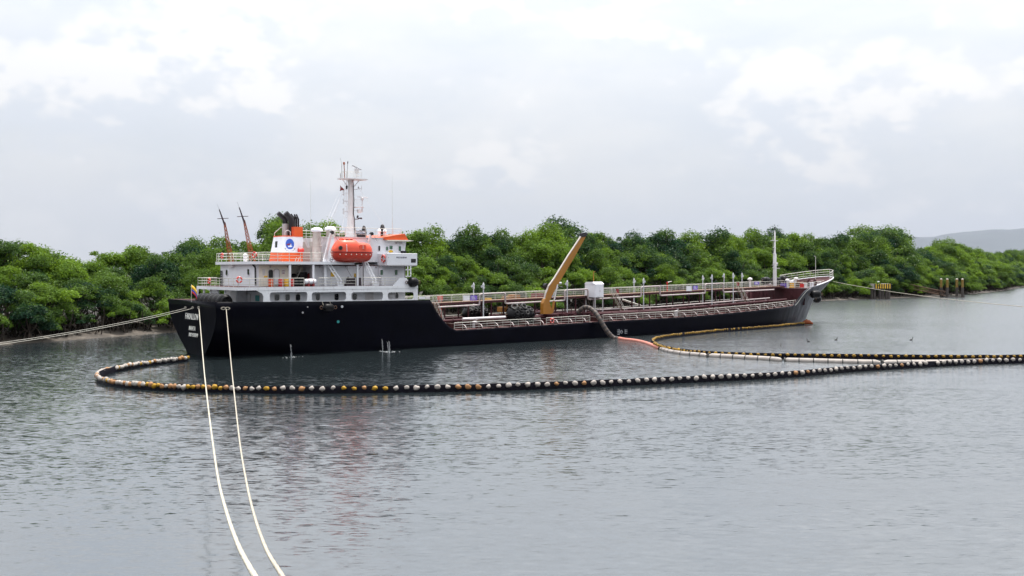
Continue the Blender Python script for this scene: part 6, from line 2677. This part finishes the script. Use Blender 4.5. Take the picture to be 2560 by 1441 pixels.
# ------------------------------------------------------------------ discharge water
for i, jets in enumerate((((727, 864, 728.5, 893),), ((952, 849, 957.5, 879), (966, 856, 971, 880), (969.5, 854, 975, 880)))):
    o = empty('discharge_water', ['thin stream of water falling from the hull side near the stern', 'pair of water streams falling from the hull below the lifeboat'][i], 'water stream', mat=Matrix())
    for u0, v0, u1, v1 in jets:
        b = on_water(u1, v1)
        a = b + Vector((-.25, .55, (v1 - v0) / 20.5))
        for j in range(4):
            pts = []
            for k in range(8):
                t = k / 7
                q = a.lerp(b, t ** .6)
                q.z = a.z * (1 - t ** 1.6)
                pts.append(q + Vector((random.uniform(-.05, .05) * (1 + t), random.uniform(-.05, .05), 0)))
            mb = MB()
            mb.tube(pts[j // 2:], [.006 + .002 * k for k in range(8 - j // 2)], 5)
            mb.build('stream', 'foam', o, smooth=60)
        mb = MB()
        for k in range(16):
            q = b + Vector((random.gauss(.1, .45), random.gauss(0, .4), 0))
            mb.lathe([(random.uniform(.05, .14), -.02), (.04, .012), (.01, .015)], q, 'z', 6)
        mb.build('splash', 'foam', o)

# ------------------------------------------------------------------ mooring dolphin, ramp, pontoon on the far bank
c0 = on_water(2205, 747.5)
D_ = c0.y - 4.0
def fx(u):
    return (u - CX) / FPX * D_
def fz(v):
    return CAMZ + (HZ - v) * D_ / FPX
PL = empty('mooring_dolphin', 'concrete mooring platform with yellow and black stripes on dark piles', 'mooring platform', (fx(2205), D_, 0))
c0.x = fx(2205)
xl, xr = fx(2178) - c0.x, fx(2229) - c0.x
z0_, z1_ = fz(722), fz(710)
mb = MB()
mb.box(xl, xr, 0, 5.5, z0_, z1_)
mb.build('platform_block', 'concrete', PL)
n = 15
for i in range(n):
    x = xl + (xr - xl) * (.16 + .84 * i / n)
    mb = MB()
    w_ = (xr - xl) * .84 / n
    mb.hexa([(x, -.03, z0_ + .02), (x + w_, -.03, z0_ + .02), (x + w_, 0, z0_ + .02), (x, 0, z0_ + .02)], [(x, -.03, z1_ - .02), (x + w_, -.03, z1_ - .02), (x + w_, 0, z1_ - .02), (x, 0, z1_ - .02)])
    mb.build('warning_stripe', 'yellow' if i % 2 else 'black', PL)
for u in (2182, 2189, 2203, 2210, 2219, 2225):
    mb = MB()
    x = fx(u) - c0.x
    mb.tube([(x, 1.2, -1.5), (x, 1.2, z0_ + .05)], .5, 10)
    mb.build('pile', 'pile_dark', PL, smooth=40)
mb = MB()
x = fx(2200) - c0.x
mb.lathe([(.3, z1_), (.3, z1_ + .6), (.4, z1_ + .7), (.3, z1_ + .9)], (x, 1.5, 0), 'z', 10)
mb.build('bollard', 'white', PL, smooth=40)
c1 = on_water(2385, 744)
D_ = c1.y
PT = empty('pontoon', 'dark landing float held between four yellow piles', 'pontoon', (c1.x, D_, 0))
xl, xr = fx(2362) - c1.x, fx(2411) - c1.x
mb = MB()
mb.box(xl, xr, -.4, 2.6, -.2, .42)
mb.build('float_deck', 'pile_dark', PT)
for i, u in enumerate((2358.5, 2369, 2398, 2407)):
    x = fx(u)
    PI = empty('mooring_pile', ['yellow pile with a pale cap at the ramp end of the pontoon', 'yellow pile with a pale cap, second from the ramp', 'yellow pile with a pale cap, second from the outer end', 'yellow pile with a pale cap at the outer end of the pontoon'][i], 'pile',
               (x, D_ + (.3 if i % 2 else 1.9), 0), group='piles of the landing pontoon')
    zt_ = fz(699)
    mb = MB()
    mb.tube([(0, 0, -1.5), (0, 0, zt_ * .55)], .48, 12)
    mb.build('pile_foot', 'pile_dark', PI, smooth=40)
    mb = MB()
    mb.tube([(0, 0, zt_ * .55), (0, 0, zt_)], .46, 12)
    mb.build('pile_shaft', 'pile_yellow', PI, smooth=40)
    mb = MB()
    mb.lathe([(.48, zt_), (.48, zt_ + .1), (.1, zt_ + .3)], (0, 0, 0), 'z', 12)
    mb.build('pile_cap', 'vent_beige', PI, smooth=40)
GA = empty('gangway_bridge', 'rusty truss gangway sloping from the bank down to the pontoon', 'gangway', mat=Matrix())
a = at_depth(2229, 712, D_ + 6)
b = at_depth(2364, 740, D_ + 1)
for s_ in (0, 1.4):
    for h in (0, 1.5):
        mb = MB()
        mb.tube([a + Vector((0, s_, h)), b + Vector((0, s_, h))], .13, 6)
        mb.build('truss_chord', 'rust_steel', GA)
    for i in range(14):
        p, q = a.lerp(b, i / 14), a.lerp(b, (i + 1) / 14)
        mb = MB()
        mb.tube([p + Vector((0, s_, 0)), q + Vector((0, s_, 1.5))], .07, 5)
        mb.tube([p + Vector((0, s_, 0)), p + Vector((0, s_, 1.5))], .07, 5)
        mb.build('truss_web', 'rust_steel', GA)
mb = MB()
mb.hexa([a + Vector((0, 0, -.05)), b + Vector((0, 0, -.05)), b + Vector((0, 1.4, -.05)), a + Vector((0, 1.4, -.05))], [a + Vector((0, 0, .05)), b + Vector((0, 0, .05)), b + Vector((0, 1.4, .05)), a + Vector((0, 1.4, .05))])
mb.build('walkway', 'rust_steel', GA)

# ------------------------------------------------------------------ water birds
for i, (u, v, rz) in enumerate(((2090, 851, .4), (2021, 855, 2.2), (2278, 851, .2), (1952, 866, 1.2))):
    p = on_water(u, v)
    m = MB()
    m.tube([(-.32, 0, .02), (-.18, 0, .06), (0, 0, .08), (.14, 0, .08), (.2, 0, .16), (.22, 0, .40), (.27, 0, .46), (.33, 0, .46), (.44, 0, .44)], [.02, .08, .11, .09, .05, .04, .05, .035, .008], 8)
    o = m.build('water_bird', 'bird_dark', None, smooth=60)
    o.location = p
    o.rotation_euler = (0, 0, rz)
    o.scale = (.9, .9, .9)
    tag(o, 'small dark bird with an upright neck swimming inside the yellow boom', 'bird', 'birds on the water inside the yellow boom')

# ------------------------------------------------------------------ haze over the river
m = MB()
m.box(-24800, 77800, -280, 79800, -1.6, 3900)
hz = m.build('haze', 'land')
hm = bpy.data.materials.new('river_haze')
hm.use_nodes = True
hm.node_tree.nodes.clear()
vo = hm.node_tree.nodes.new('ShaderNodeVolumePrincipled')
vo.inputs['Color'].default_value = (.46, .505, .61, 1)
vo.inputs['Density'].default_value = 0.00001
vo.inputs['Anisotropy'].default_value = 0.2
oo = hm.node_tree.nodes.new('ShaderNodeOutputMaterial')
hm.node_tree.links.new(vo.outputs[0], oo.inputs['Volume'])
hz.data.materials.clear()
hz.data.materials.append(hm)
tag(hz, kind='stuff')
print('trees', tree_count[0], 'objects', len(bpy.data.objects))
